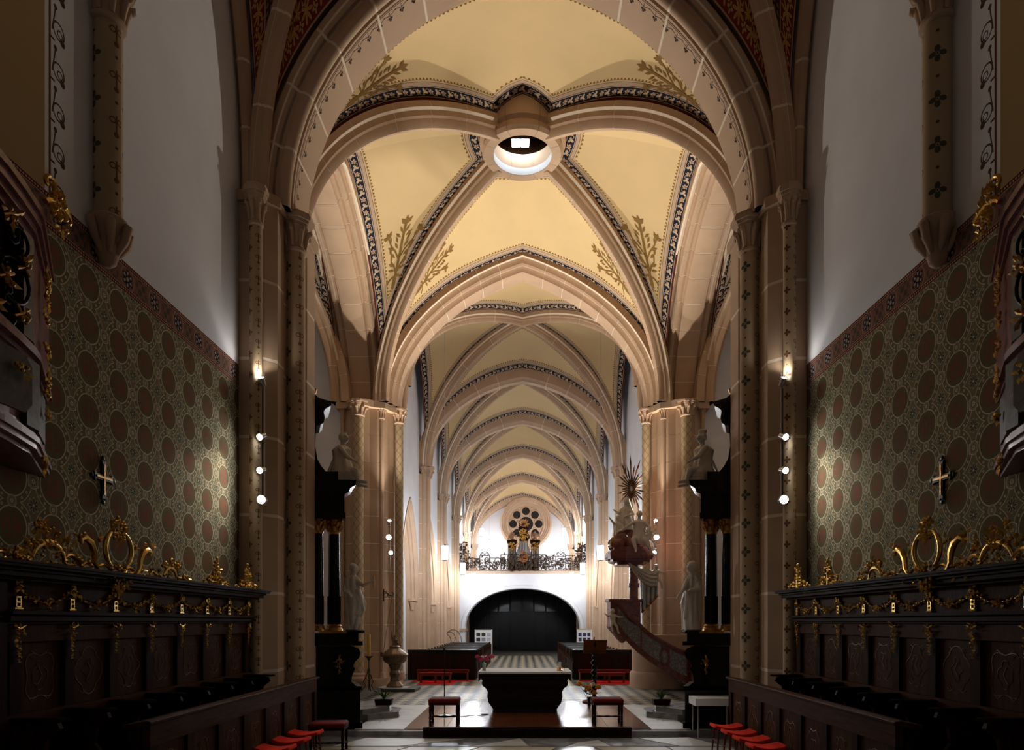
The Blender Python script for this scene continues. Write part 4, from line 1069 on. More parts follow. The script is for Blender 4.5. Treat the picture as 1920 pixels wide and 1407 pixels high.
# ================================================================= STATUES
def fused(mb, name, mat, parent, vox=.02, sm=3):
    o = mb.build(name, mat, parent, 180); m = o.modifiers.new('fuse', 'REMESH'); m.mode = 'VOXEL'; m.voxel_size = vox; m.use_smooth_shade = True
    q = o.modifiers.new('soft', 'SMOOTH'); q.factor = .5; q.iterations = sm; return o
def robe(mb, rings, folds=7, amp=.1, seed=0, n=36):
    """loft of fold-modulated ellipses: (cx, cy, z, rx, ry, phase)"""
    vs = []
    for (cx, cy, z, rx, ry, ph) in rings:
        for k in range(n):
            a = 2*PI*k/n; f = 1+amp*math.sin(folds*a+ph)+amp*.5*math.sin((folds+4)*a-ph*1.7+seed)
            vs.append((cx+rx*f*math.cos(a), cy+ry*f*math.sin(a), z))
    m = len(rings)
    mb.add(vs, [(j*n+k, j*n+(k+1) % n, (j+1)*n+(k+1) % n, (j+1)*n+k) for j in range(m-1) for k in range(n)]+[tuple(range(n-1, -1, -1)), tuple((m-1)*n+k for k in range(n))])
def head(mb, c, r, face=(0, -1), hair=True, crown=False):
    c = Vector(c); f = Vector((face[0], face[1], 0)).normalized(); sd = Vector((-f.y, f.x, 0))
    mb.ball(c, (r*.86, r*.86, r*1.12), 14, 10); mb.ball(c+f*r*.28+Vector((0, 0, -r*.45)), (r*.62, r*.62, r*.6), 12, 8)
    mb.cap(c+f*r*.82+Vector((0, 0, r*.18)), c+f*r*1.10+Vector((0, 0, -r*.18)), r*.12, r*.18, 6)
    mb.ball(c+f*r*.82+Vector((0, 0, -r*.55)), (r*.25, r*.25, r*.1), 6, 4)
    for q in (-1, 1): mb.ball(c+sd*r*.86*q, (r*.14, r*.2, r*.26), 6, 4); mb.ball(c+f*r*.78+sd*r*.34*q+Vector((0, 0, r*.28)), r*.2, 6, 4)
    if hair:
        mb.ball(c-f*r*.25+Vector((0, 0, r*.28)), (r*1.0, r*1.0, r*.98), 12, 8)
        for k in range(9):
            a = PI*k/8; d = sd*math.cos(a)-f*math.sin(a); mb.ball(c+d*r*.88+Vector((0, 0, r*(.1-.3*(k % 2)))), r*.34, 6, 5)
        mb.ball(c-f*r*.55+Vector((0, 0, r*1.0)), r*.34, 8, 6)
    if crown:
        for k in range(6): a = k*PI/3; mb.ball(c+Vector((math.cos(a)*r*.6, math.sin(a)*r*.6, r*1.2)), (r*.15, r*.15, r*.35), 6, 4)
def hand(mb, w, d, L=.10, up=Vector((0, 0, 1))):
    w, d = Vector(w), Vector(d).normalized(); sd = d.cross(up).normalized(); mb.ball(w+d*L*.35, (L*.30, L*.30, L*.34), 8, 6)
    for k in range(4):
        b = w+d*L*.55+sd*L*.18*(k-1.5); e = b+d*L*(.42-.06*abs(k-1.3))-up*L*.12; mb.cap(b, e, L*.095, L*.075, 6)
    mb.cap(w+d*L*.3+sd*L*.25, w+d*L*.62+sd*L*.42+up*L*.08, L*.1, L*.08, 6)
def arm(mb, a, b, c, r=.05):
    mb.cap(a, b, r*1.15, r*.9); mb.cap(b, c, r*.92, r*.62); hand(mb, c, Vector(c)-Vector(b), r*2.2)
def leg(mb, a, b, c, f, r=.075):
    mb.cap(a, b, r*1.25, r*.9); mb.cap(b, c, r*.92, r*.5); c = Vector(c); f = Vector(f).normalized(); mb.cap(c-Vector((0, 0, r*.2)), c+f*r*2.0-Vector((0, 0, r*.5)), r*.5, r*.38); 
    mb.ball(c-f*r*.3-Vector((0, 0, r*.3)), r*.5, 6, 5)
# ---- side altars
for s in (-1, 1):
    A = thing('side_altar', 'x', 'altar', (s*3.7, 13.9, 0)); A['label'] = 'black marble side altar with gilded capitals, beside the %s' % ('white-clothed side table' if s > 0 else 'candle stand and font')
    b0 = Vector(A.location)
    def ap(mb, name, mat, par=None, sm=None):
        mb.v = [tuple(Vector((v[0]+s*max(0, v[1]-13.42)*.36, v[1], v[2]))-b0) for v in mb.v]; return mb.build(name, mat, par or A, sm)
    def bx(x0, x1, y0, y1, z0, z1): return MB().bx(s*x0, s*x1, y0, y1, z0, z1)
    BM = M['black_marble']
    m = bx(3.19, 4.06, 13.42, 14.5, 0, .83); m.merge(bx(3.15, 4.06, 13.42, 14.5, 0, .12)); m.merge(bx(3.16, 4.06, 13.42, 14.5, .76, .84)); ap(m, 'lower_plinth', BM)
    m = MB().extrude([(s*4.06, .84), (s*3.26, .84), (s*3.36, .92), (s*3.34, 1.05), (s*3.28, 1.18), (s*3.32, 1.22), (s*3.30, 1.3), (s*3.20, 1.4), (s*3.17, 1.5), (s*3.22, 1.58), (s*3.32, 1.62), (s*4.06, 1.62)], (0, 13.5, 0), (1, 0, 0), (0, 0, 1), (0, 1, 0), 0, .95); ap(m, 'bombe_plinth', BM)
    ap(bx(3.14, 4.12, 13.44, 14.5, 1.64, 1.72), 'plinth_cornice', BM); ap(bx(3.22, 4.08, 13.5, 14.5, 1.72, 1.88), 'ledge', BM); ap(bx(3.30, 3.95, 13.5, 14.45, 1.88, 1.92), 'gilded_ledge', M['gold_dull'])
    pl = Plane(Vector((s*3.62, 13.49, 1.25))-b0, (1, 0, 0), (0, 0, 1), (0, -1, 0)); pl.bunch((0, .05), .07, 18, R, .07, .02, .005)
    for q in range(6): pl.leaf((0, -.02-q*.025), -PI/2+R.uniform(-1, 1), .06, .015, .005); pl.leaf((0, .1+q*.015), PI/2+R.uniform(-.8, .8), .05, .015, .005)
    pl.tube([(0, -.15), (0, .2)], .008, .005); pl.mb.build('gilded_emblem', M['gold_dull'], A, 50)
    for (cx, cy, r) in ((4.02, 13.62, .115), (3.68, 13.75, .122)):
        c = ap(MB().lathe([(r, 2.0), (r, 2.55), (r*1.02, 2.7), (r*.98, 3.3), (r*.9, 3.88)], (s*cx, cy, 0), 20), 'column', BM, None, 40)
        ap(MB().lathe([(r*1.45, 1.92), (r*1.45, 1.95), (r*1.3, 1.98), (r*1.15, 2.0), (r*1.25, 2.03), (r*1.02, 2.06)], (s*cx, cy, 0), 16), 'column_base', M['gold_dull'], c, 40)
        m = MB()
        for k in range(14): a = 2*PI*k/14; m.tube([(s*cx+r*1.03*math.cos(a), cy+r*1.03*math.sin(a), 2.06), (s*cx+r*1.04*math.cos(a), cy+r*1.04*math.sin(a), 2.62)], .011, 5)
        o = ap(m, 'fluting', BM, c); o['kind'] = 'stuff'
        k = ap(MB().lathe([(r*.9, 3.86), (r*1.05, 3.9), (r*.95, 3.93), (r*1.0, 4.02), (r*1.3, 4.12), (r*1.4, 4.14)], (s*cx, cy, 0), 16), 'corinthian_capital', M['gold_dull'], c, 40)
        m = MB()
        for z_, q, e in ((3.92, 8, 0), (4.0, 8, .4)):
            for i in range(q):
                a = 2*PI*i/q+e; ca, sa = math.cos(a), math.sin(a); t = lambda rr_, zz: (s*cx+ca*r*rr_, cy+sa*r*rr_, zz)
                m.tube([t(.95, z_), t(1.1, z_+.05), t(1.45, z_+.10), t(1.6, z_+.08)], [.02, .03, .026, .012], 5)
        for i in range(4): a = PI/4+i*PI/2; m.ball((s*cx+math.cos(a)*r*1.55, cy+math.sin(a)*r*1.55, 4.11), .035, 7, 5)
        o = ap(m, 'acanthus', M['gold_dull'], c, 60)
    # entablature, stepped, with rounded cornice end
    ap(bx(3.48, 4.25, 13.45, 14.4, 4.14, 4.26), 'architrave', BM)
    m = bx(3.50, 4.25, 13.47, 14.4, 4.26, 4.62)
    ap(m, 'entablature_frieze', BM)
    for i in range(7):
        o = ap(MB().box((s*(3.55+i*.09), 13.46, 4.45), (.03, .03, .2), 0, .8), 'modillion', BM)
    ap(MB().extrude([(s*4.3, 4.62), (s*3.50, 4.62), (s*3.42, 4.66), (s*3.38, 4.74), (s*3.28, 4.80), (s*3.27, 4.90), (s*4.3, 4.90)], (0, 13.42, 0), (1, 0, 0), (0, 0, 1), (0, 1, 0), 0, 1.0), 'entablature_cornice', BM)
    ap(bx(3.62, 4.25, 13.5, 14.3, 4.90, 5.08), 'attic_block', BM)
    # upper gable with a scroll outline
    prof = [(4.5, 5.08), (3.85, 5.08), (3.95, 5.2), (4.03, 5.35), (4.07, 5.6), (4.06, 5.85), (4.04, 6.0), (3.96, 6.02), (3.90, 6.06), (3.88, 6.16), (3.90, 6.28), (4.5, 6.28)]
    ap(MB().extrude([(s*a, b_) for a, b_ in prof], (0, 13.55, 0), (1, 0, 0), (0, 0, 1), (0, 1, 0), 0, .6), 'gable_scroll', BM)
    ap(MB().extrude([(s*4.5, 6.28), (s*3.90, 6.28), (s*3.86, 6.33), (s*3.76, 6.38), (s*3.74, 6.46), (s*3.88, 6.5), (s*4.0, 6.54), (s*4.14, 6.66), (s*4.5, 6.7)], (0, 13.5, 0), (1, 0, 0), (0, 0, 1), (0, 1, 0), 0, .75), 'gable_cornice', BM)
    for i in range(5): ap(MB().box((s*(3.92+i*.065), 13.53, 6.2), (.022, .03, .11)), 'dentil', BM)
    ap(MB().lathe([(.05, 6.62), (.03, 6.66), (.09, 6.72), (.11, 6.78), (.05, 6.8), (.03, 6.86), (.05, 6.88), (.01, 6.94)], (s*4.12, 13.75, 0), 12), 'finial_urn', M['gold_dull'], None, 40)
    # seated figure on the entablature
    F = thing('seated_statue', 'x', 'statue', (s*3.62, 13.8, 4.9)); F['label'] = 'white stucco %s seated on top of the black side altar' % ('plumed figure leaning back' if s > 0 else 'crowned robed figure')
    m = MB(); d = -s                                            # looks towards the nave axis
    robe(m, [(0, 0, .02, .26, .24, 0), (0, 0, .2, .27, .25, .5), (-d*.02, 0, .33, .20, .19, 1.0), (-d*.04, 0, .50, .17, .15, 1.6), (-d*.04, 0, .68, .19, .15, 2.2), (-d*.03, 0, .76, .10, .1, 2.5)], 6, .09, 1)
    leg(m, (d*.05, -.1, .24), (d*.26, -.12, .24), (d*.33, -.14, .04), (d, 0, 0), .08); leg(m, (d*.05, .1, .22), (d*.24, .12, .22), (d*.28, .14, .02), (d, 0, 0), .08)
    for k in range(6): m.cap((d*(.0+.05*k), -.16+.02*k, .28-.02*k), (d*(.1+.045*k), -.2+.05*k, .05), .045, .03)
    arm(m, (-d*.02, -.16, .68), (d*.12, -.2, .5), (d*.24, -.12, .44)); arm(m, (-d*.08, .15, .68), (-d*.24, .16, .5), (-d*.30, .1, .34))
    m.cap((-d*.02, 0, .72), (0, 0, .84), .055, .05); head(m, (d*.01, 0, .92), .095, (d, -.25), True, s < 0)
    if s > 0: m.cap((0, 0, 1.02), (-d*.06, 0, 1.06), .07, .05); m.ball((d*.02, 0, 1.06), .05, 8, 6)
    fused(m, 'carved_figure', M['statue'], F, .014, 3)
# standing statues
F = thing('standing_statue', 'white stucco statue holding out a baton, on the black side altar beside the font', 'statue', (-3.36, 13.65, 1.88))
m = MB()
leg(m, (-.06, 0, .72), (-.02, -.05, .40), (-.06, .0, .06), (1, -.3, 0), .07); leg(m, (.05, 0, .72), (.08, .02, .40), (.02, -.02, .06), (1, -.2, 0), .07)
robe(m, [(.02, 0, .36, .12, .11, 0), (.04, 0, .46, .16, .13, .6), (.05, 0, .60, .17, .14, 1.3), (.0, 0, .78, .15, .13, 2.0), (-.04, 0, .92, .15, .12, 2.6), (-.05, 0, 1.06, .17, .12, 3.1), (-.04, 0, 1.14, .10, .09, 3.3)], 6, .10, 2)
for k in range(7): m.cap((.10, -.1+.02*k, .84-.02*k), (.20-.015*k, -.08+.02*k, .48-.03*k), .05, .03)
m.cap((-.16, .03, 1.0), (-.17, .03, .45), .07, .05); m.cap((-.15, .0, .6), (-.1, -.02, .05), .06, .035)
arm(m, (.06, -.05, 1.05), (.20, -.10, .95), (.36, -.12, 1.02), .045); arm(m, (-.16, .02, 1.05), (-.19, -.08, .86), (-.08, -.15, .78), .05)
m.cap((-.03, 0, 1.12), (-.01, 0, 1.22), .05, .045); head(m, (.0, -.01, 1.29), .085, (.75, .3))
fused(m, 'carved_figure', M['statue'], F, .013, 2)
MB().tube([(.41, -.13, .90), (.41, -.12, 1.14)], .012, 8).build('baton', M['gold_dull'], F, 60)
MB().lathe([(.2, 0), (.2, .05), (.17, .07)], (0, 0, 0), 10).build('statue_base', M['black_marble'], F)
F = thing('standing_statue', 'white stucco veiled statue leaning forward on the side altar near the pulpit', 'statue', (3.38, 13.65, 1.88))
m = MB()
robe(m, [(0, 0, .05, .17, .15, 0), (-.02, 0, .2, .16, .15, .5), (-.03, 0, .4, .16, .15, 1.0), (-.05, 0, .6, .17, .15, 1.8), (-.02, 0, .78, .15, .14, 2.4), (.02, 0, .95, .15, .13, 2.9), (.03, 0, 1.08, .15, .12, 3.2), (.02, 0, 1.16, .1, .09, 3.4)], 7, .11, 3)
for k in range(8): m.cap((-.10-.01*k, -.1+.025*k, .80-.03*k), (-.17+.03*k, -.12+.03*k, .30-.02*k), .05, .025)
m.cap((.14, .02, 1.1), (.16, .02, .5), .06, .07); m.cap((.15, 0, .5), (.1, -.02, .06), .06, .05)
arm(m, (-.10, -.04, 1.04), (-.18, -.12, .88), (-.27, -.10, .76), .045); arm(m, (.12, -.04, 1.04), (.1, -.16, .88), (-.04, -.2, .86), .05)
m.cap((.02, 0, 1.12), (-.01, 0, 1.24), .05, .05); head(m, (-.02, -.02, 1.31), .085, (-.9, -.3)); m.ball((.02, .01, 1.32), (.12, .12, .13), 12, 8); m.cap((.06, .02, 1.28), (.12, .03, 1.08), .08, .07)
leg(m, (.0, -.05, .4), (-.04, -.08, .25), (-.08, -.08, .06), (-1, -.3, 0), .06)
fused(m, 'carved_figure', M['statue'], F, .013, 2)
MB().lathe([(.2, 0), (.2, .05), (.17, .07)], (0, 0, 0), 10).build('statue_base', M['black_marble'], F)

# ================================================================= ALTAR PLATFORM
Pf = thing('altar_platform', 'low wooden altar platform with polished parquet top', 'platform', (.09, 15.0, -.1))
b0 = Vector(Pf.location)
def pp(mb, name, mat, par=None, sm=None):
    mb.v = [tuple(Vector(v)-b0) for v in mb.v]; return mb.build(name, mat, par or Pf, sm)
pp(MB().bx(-1.84, 2.02, 12.99, 17.2, -.1, .07), 'body', M['wood'])
pp(MB().extrude([(12.90, .10), (12.90, .06), (12.95, .03), (12.97, -.06), (12.93, -.1), (13.05, -.1), (13.05, .10)], (0, 0, 0), (0, 1, 0), (0, 0, 1), (1, 0, 0), -1.89, 2.07), 'front_fascia', M['wood'])
nb = 9
for i in range(nb):
    x0 = -1.89+3.96*i/nb; x1 = -1.89+3.96*(i+1)/nb
    for y0, y1 in ((12.95, 14.2), (14.205, 15.8), (15.805, 17.22)): pp(MB().bx(x0+.003, x1-.003, y0+.003, y1, .07, .10), 'parquet_board', M['parquet'])
# altar
A = thing('altar_table', 'dark sarcophagus altar with a white cloth on its top', 'altar', (.05, 15.5, .1))
prof = [(.70, 0), (.72, .02), (.70, .06), (.72, .10), (.80, .22), (.83, .36), (.82, .46), (.86, .54), (.93, .60), (.95, .66), (.93, .72), (.98, .78), (1.0, .83)]
m = MB(); vs = []
for (hx, z) in prof:
    hy = .40+(hx-.70)*.5
    for a, b_ in ((-1, -1), (-.9, -1.04), (.9, -1.04), (1, -1), (1, 1), (-1, 1)): vs.append((a*hx, b_*hy, z))
n = len(prof); m.add(vs, [(j*6+k, j*6+(k+1) % 6, (j+1)*6+(k+1) % 6, (j+1)*6+k) for j in range(n-1) for k in range(6)]+[(5, 4, 3, 2, 1, 0), tuple((n-1)*6+k for k in range(6))])
m.build('body', wood('altar_dark_wood', (.022, .013, .010), .4, (2, 20, 20)), A, 30)
bevel(MB().box((0, 0, .865), (2.02, 1.14, .07)).build('mensa', M['wood'], A), .01)
m = MB(); m.box((0, 0, .907), (2.04, 1.16, .014))
for q in (-1, 1): m.box((q*1.02, 0, .80), (.012, 1.16, .22))
m.box((.0, -.575, .89), (2.04, .012, .045)); m.build('altar_cloth', M['linen'], A)
# flower vase on the altar
def bouquet(name, label, loc, blooms, vase_mat, leafc, hv=.16, rv=.05):
    t = thing(name, label, 'flowers', loc); rr = random.Random(len(label))
    MB().lathe([(rv*.8, 0), (rv*.85, .01), (rv*.7, hv*.4), (rv*.8, hv*.7), (rv*1.1, hv)], (0, 0, 0), 14).build('vase', vase_mat, t, 40)
    st = MB(); lf = MB()
    for (x, y, z, r, mt) in blooms:
        st.tube([(0, 0, hv*.3), (x*.5, y*.5, hv+.3*(z-hv)), (x, y, z)], .004, 5); b = MB()
        for L in range(3):
            nq = 9-2*L
            for k in range(nq):
                a = 2*PI*k/nq+L*.4+rr.random(); rad = r*(.75-.22*L); b.ball((x+math.cos(a)*rad*.75, y+math.sin(a)*rad*.75, z+r*.28*L), (r*.34, r*.34, r*.30), 6, 4)
        b.ball((x, y, z+r*.1), r*.6, 8, 5); b.build('bloom', mt, t, 60)
    for k in range(16):
        a = rr.uniform(0, 2*PI); d = rr.uniform(.04, .16); z = hv+rr.uniform(-.02, .12)
        p = Plane((math.cos(a)*d*.3, math.sin(a)*d*.3, z), (math.cos(a), math.sin(a), .3), (-math.sin(a), math.cos(a), 0), (0, 0, 1)); p.leaf((0, 0), rr.uniform(-.6, .6), .12, .03); lf.merge(p.mb)
    st.build('stems', leafc, t, 60); o = lf.build('leaves', leafc, t); o['kind'] = 'stuff'
    return t
M['leaf'] = plain('green_leaf', (.05, .14, .025), .5, var=.3, scale=20); M['pink'] = plain('pink_petal', (.75, .05, .16), .6, var=.2, scale=30); M['orange'] = plain('orange_petal', (.95, .36, .01), .6, var=.2, scale=30); M['petal_white'] = plain('white_petal', (.82, .82, .78), .6, var=.05, scale=30)
M['glass'] = plain('vase_glass', (.45, .5, .45), .1, 0, .1, 5, .8)
bouquet('flower_vase', 'glass vase of bright pink roses on the altar', (-.86, 15.25, 1.014), [(-.15, 0, .30, .065, M['pink']), (-.06, -.05, .24, .07, M['pink']), (.03, .03, .30, .06, M['pink']), (.06, -.06, .25, .065, M['pink']), (.17, 0, .31, .07, M['pink']), (-.1, .06, .27, .06, M['pink'])], M['glass'], M['leaf'])
t = thing('altar_candle', 'short white candle in a gilt holder on the altar', 'candle', (.83, 15.25, 1.014))
MB().lathe([(.07, 0), (.075, .015), (.03, .03), (.025, .05), (.05, .07), (.055, .085)], (0, 0, 0), 14).build('holder', M['gold'], t, 40); MB().lathe([(.032, .08), (.032, .19), (.026, .192)], (0, 0, 0), 14).build('candle', M['linen'], t, 40)
for k in range(3): a = 2.1*k; MB().tube([(.05*math.cos(a), .05*math.sin(a), .07), (.1*math.cos(a), .1*math.sin(a), .05), (.09*math.cos(a), .09*math.sin(a), 0)], .009, 6).build('foot', M['gold'], t, 60)
# microphone stand
t = thing('microphone_stand', 'thin black microphone stand with a round base on the platform', 'microphone stand', (-1.66, 14.5, .1))
MB().lathe([(.16, 0), (.16, .015), (.03, .03), (.015, .06)], (0, 0, 0), 20).build('base', M['metal'], t, 40); MB().tube([(0, 0, .03), (0, 0, 1.36)], .011, 8).build('pole', M['iron'], t, 60); MB().tube([(0, 0, 1.34), (0, -.03, 1.40)], .016, 8).build('clip', M['iron'], t, 60)
o = MB().ball((0, -.04, 1.43), .035, 10, 8).build('microphone', M['iron'], t, 60)
m = MB(); m.tube([(.02, 0, .02), (.2, -.1, .005), (.5, .15, .005), (.62, .0, .005), (.75, .2, .005), (.72, .3, .005), (.6, .25, .006), (.78, .22, .006)], .006, 5); tag(m.build('microphone_cable', M['iron'], None, 60, (-1.5, 14.5, .1)), 'thin black cable coiled on the platform beside the altar', 'cable')
# lectern
t = thing('lectern', 'wooden lectern with a twisted black post and sloping book board', 'lectern', (1.78, 17.0, .1))
MB().lathe([(.30, 0), (.30, .03), (.22, .06), (.10, .10), (.06, .14)], (0, 0, 0), 20).build('foot', M['wood_red'], t, 40)
m = MB(); vs = []; n = 96; k = 14
for i in range(n+1):
    z = .12+1.12*i/n; ph = i/n*2*PI*4.5
    for j in range(k):
        a = 2*PI*j/k; r = .055+.022*math.cos(2*(a-ph)); vs.append((r*math.cos(a)+.012*math.cos(ph), r*math.sin(a)+.012*math.sin(ph), z))
m.add(vs, [(i*k+j, i*k+(j+1) % k, (i+1)*k+(j+1) % k, (i+1)*k+j) for i in range(n) for j in range(k)]); m.build('twisted_post', M['wood_black'], t, 180)
o = MB().box((0, 0, 0), (.58, .03, .36)).build('book_board', M['wood_red'], t); o.location = (.02, -.02, 1.40); o.rotation_euler = (.5, 0, 0); bevel(o, .006)
o2 = MB().box((0, -.035, -.165), (.58, .05, .03)).build('book_rest', M['wood_red'], o)
MB().tube([(0, .05, 1.25), (0, .05, 1.58), (0, -.02, 1.62)], .016, 8).build('reading_microphone_arm', M['iron'], t, 60); MB().ball((.01, -.1, 1.44), (.03, .02, .07), 10, 8).build('reading_microphone', M['iron'], t, 60)
bouquet('flower_arrangement', 'vase of orange and white chrysanthemums at the foot of the lectern', (1.60, 16.45, .1), [(-.24, -.05, .50, .09, M['orange']), (-.12, -.06, .47, .085, M['petal_white']), (-.02, -.12, .40, .11, M['orange']), (.1, .05, .48, .08, M['petal_white']), (.22, .0, .42, .10, M['orange']), (.12, -.14, .30, .08, M['orange'])], M['iron'], M['leaf'], .2, .05)
# side table with cloth
t = thing('side_table', 'small metal side table under a white cloth against the black altar', 'table', (3.62, 13.0, -.1))
for a in (-1, 1):
    for b_ in (-1, 1): MB().tube([(a*.33, b_*.2, 0), (a*.33, b_*.2, .74)], .014, 8).build('leg', M['metal'], t, 60)
MB().box((0, 0, .745), (.74, .48, .03)).build('table_top', M['wood_red'], t)
m = MB(); m.box((0, 0, .765), (.78, .52, .01)); m.box((-.388, 0, .70), (.008, .52, .14)); m.box((0, -.258, .70), (.78, .008, .13))
cl = m.build('tablecloth', M['linen'], None, None, (3.62, 13.0, -.1)); tag(cl, 'white cloth hanging over the small side table', 'tablecloth')
# altar steps with planters
for s in (-1, 1):
    t = thing('altar_step', 'x', 'step', (s*3.05, 15.2, 0)); t['label'] = 'brown stone step at the foot of the side altar beside the %s' % ('pulpit' if s > 0 else 'candle stand')
    MB().prism(msk([(3.3, 14.52), (2.72, 15.0), (2.78, 15.7), (3.4, 16.2), (4.2, 16.3), (4.2, 14.52)], s), 0, .13).build('lower_step', M['step_stone'], t).location = -Vector(t.location)
    MB().prism(msk([(3.4, 14.52), (2.95, 15.1), (3.0, 15.6), (3.5, 16.0), (4.2, 16.1), (4.2, 14.52)], s), .13, .24).build('upper_step', M['step_stone'], t).location = -Vector(t.location)
    p = thing('potted_plant', 'x', 'plant', (s*3.12, 15.35, .24)); p['label'] = 'leafy green plant in a brown trough on the altar step beside the %s' % ('pulpit' if s > 0 else 'candle stand')
    MB().box((0, 0, .07), (.34, .2, .14), 0, 1.15).build('planter', M['wood'], p)
    rr = random.Random(3+s); m = MB()
    for k in range(18):
        a = rr.uniform(0, 2*PI); L = rr.uniform(.2, .36); w_ = .025; q = [Vector((math.cos(a)*L*f_*.6, math.sin(a)*L*f_*.6, .12+L*(f_-.35*f_*f_))) for f_ in (0, .4, .75, 1)]
        sd = Vector((-math.sin(a), math.cos(a), 0)); vs = []
        for i, (c, ww) in enumerate(zip(q, (.5, 1, .7, .05))): vs += [c-sd*w_*ww, c+Vector((0, 0, -.006)), c+sd*w_*ww]
        m.add(vs, [(i*3+j, i*3+j+1, i*3+j+4, i*3+j+3) for i in range(3) for j in range(2)])
    o = m.build('leaves', M['leaf'], p); o['kind'] = 'stuff'
# ---- font
t = thing('baptismal_font', 'bronze baptismal font with ribbed lid and figure on top', 'font', (-3.93, 21.0, .1))
m = MB().lathe([(.26, 0), (.27, .05), (.22, .10), (.15, .18), (.13, .3), (.17, .42), (.13, .52), (.18, .64), (.2, .7)], (0, 0, 0), 8, rot=PI/8); m.build('stem', M['font_metal'], t, 25)
MB().lathe([(.18, .7), (.30, .76), (.35, .82), (.37, .92), (.38, .94), (.36, .96)], (0, 0, 0), 28).build('bowl', M['font_metal'], t, 40)
MB().lathe([(.39, .96), (.40, 1.0), (.36, 1.04), (.26, 1.12), (.17, 1.18), (.15, 1.2), (.16, 1.25), (.12, 1.28)], (0, 0, 0), 32, fn=lambda a, z: 1+.035*math.cos(16*a)).build('ribbed_lid', M['font_metal'], t, 60)
m = MB()
for k in range(24): a = 2*PI*k/24; m.ball((.385*math.cos(a), .385*math.sin(a), .95), .018, 5, 4)
o = m.build('bead_rim', M['gold_dull'], t, 60); o['kind'] = 'stuff'
m = MB(); robe(m, [(0, 0, 1.26, .10, .09, 0), (0, 0, 1.36, .08, .07, 1), (0, 0, 1.46, .07, .06, 2), (0, 0, 1.52, .03, .03, 2)], 5, .1); head(m, (0, 0, 1.57), .042, (0, -1)); m.cap((-.05, 0, 1.46), (-.1, 0, 1.62), .02, .015); m.cap((-.1, 0, 1.45), (-.11, 0, 1.72), .012, .01); m.ball((.07, -.03, 1.36), .05, 8, 6); m.ball((.08, -.04, 1.43), .03, 8, 6)
fused(m, 'figure_group', M['font_metal'], t, .008, 2)
t2 = thing('font_step', 'grey stone slab with a white cover under the bronze font', 'step', (-3.93, 21.0, 0))
MB().prism([(-.42, -.1), (-.25, -.6), (.7, -.55), (.75, .3), (.3, .7), (-.4, .6)], 0, .09).build('slab', M['tile_dark'], t2); MB().prism([(-.5, -.1), (-.2, -.45), (.4, -.35), (.45, .2), (.2, .4), (-.4, .4)], .09, .1).build('cover', M['white_marble'], t2)
# ---- candle stand
t = thing('candle_stand', 'wrought iron candle stand with a tall yellow candle', 'candle stand', (-4.62, 20.5, 0))
for k in range(3):
    a = 2*PI*k/3-.5; ca, sa = math.cos(a), math.sin(a); f = lambda r, z: (r*ca, r*sa, z)
    MB().tube([f(.03, .7), f(.06, .5), f(.17, .32), f(.10, .2), f(.2, .06), f(.26, .01), f(.28, .04)], .014, 6).build('leg', M['iron_brown'], t, 60)
    MB().tube([f(.02, .35), f(.12, .44), f(.1, .52), f(.05, .48)], .01, 6).build('scroll', M['iron_brown'], t, 60)
MB().tube([(0, 0, .05), (0, 0, 1.05)], .016, 8).build('stem', M['iron_brown'], t, 60); MB().lathe([(.02, .95), (.06, .99), (.03, 1.0), (.12, 1.06), (.13, 1.08), (.03, 1.07)], (0, 0, 0), 14).build('drip_pan', M['iron_brown'], t, 40)
MB().lathe([(.055, 1.07), (.05, 1.72), (.045, 1.74)], (0, 0, 0), 14).build('candle', plain('yellow_wax', (.62, .40, .06), .5, var=.1), t, 40)
# ---- iron bracket with cord on the pier
t = thing('wall_bracket', 'black scrolled iron bracket with a hanging cord on the crossing pier', 'bracket', (-4.52, 22.22, 3.0))
MB().tube([(0, 0, .18), (0, 0, -.22)], .016, 6).build('back_bar', M['iron'], t, 60); MB().tube([(-.1, 0, .05), (.0, -.02, .05)], .014, 6).build('stud', M['iron'], t)
MB().tube([(0, -.03, .10), (.1, -.05, .06), (.2, -.06, -.03), (.28, -.06, -.06), (.33, -.06, .0), (.31, -.06, .06), (.27, -.06, .05)], .016, 6).build('arm', M['iron'], t, 60)
pl = Plane((.08, -.04, -.04), (1, 0, 0), (0, 0, 1), (0, -1, 0)); pl.sc((0, 0), .07, 0, 4.5, .01, 0); pl.sc((.1, -.02), .04, 1, 5, .008, 0); pl.mb.build('scrollwork', M['iron'], t, 60)
MB().tube([(.28, -.06, -.06), (.0, -.12, -1.9)], .006, 5).build('cord', M['iron'], t); MB().box((-.03, -.1, -1.95), (.1, .06, .12)).build('cord_cleat', M['wood'], t)
# ---- pier spot lamps (crossing piers)
for s in (-1, 1):
    L = thing('pier_spotlight', 'x', 'spotlight', (s*4.33, 22.05, 4.2)); L['label'] = 'trio of lit steel spotlights on the crossing pier beside the %s' % ('pulpit figures' if s > 0 else 'iron bracket')
    MB().tube([(0, .22, -.35), (0, .22, 1.15)], .014, 8).build('pole', M['metal'], L, 60)
    for z_, d, r_ in ((.15, (-s*.5, -.8, -.1), .075), (.65, (-s*.1, -1, -.1), .09), (1.08, (-s*.2, -.7, .6), .06)):
        d = Vector(d).normalized(); c0 = Vector((0, .1, z_)); MB().tube([(0, .22, z_), tuple(c0)], .012, 6).build('bracket', M['metal'], L)
        h = MB().tube([tuple(c0), tuple(c0+d*.15)], [r_*.8, r_], 14).build('lamp_head', M['metal'], L, 40); MB().tube([tuple(c0+d*.151), tuple(c0+d*.155)], r_*.85, 14).build('lit_lens', M['lamp_glow'], h, 40)
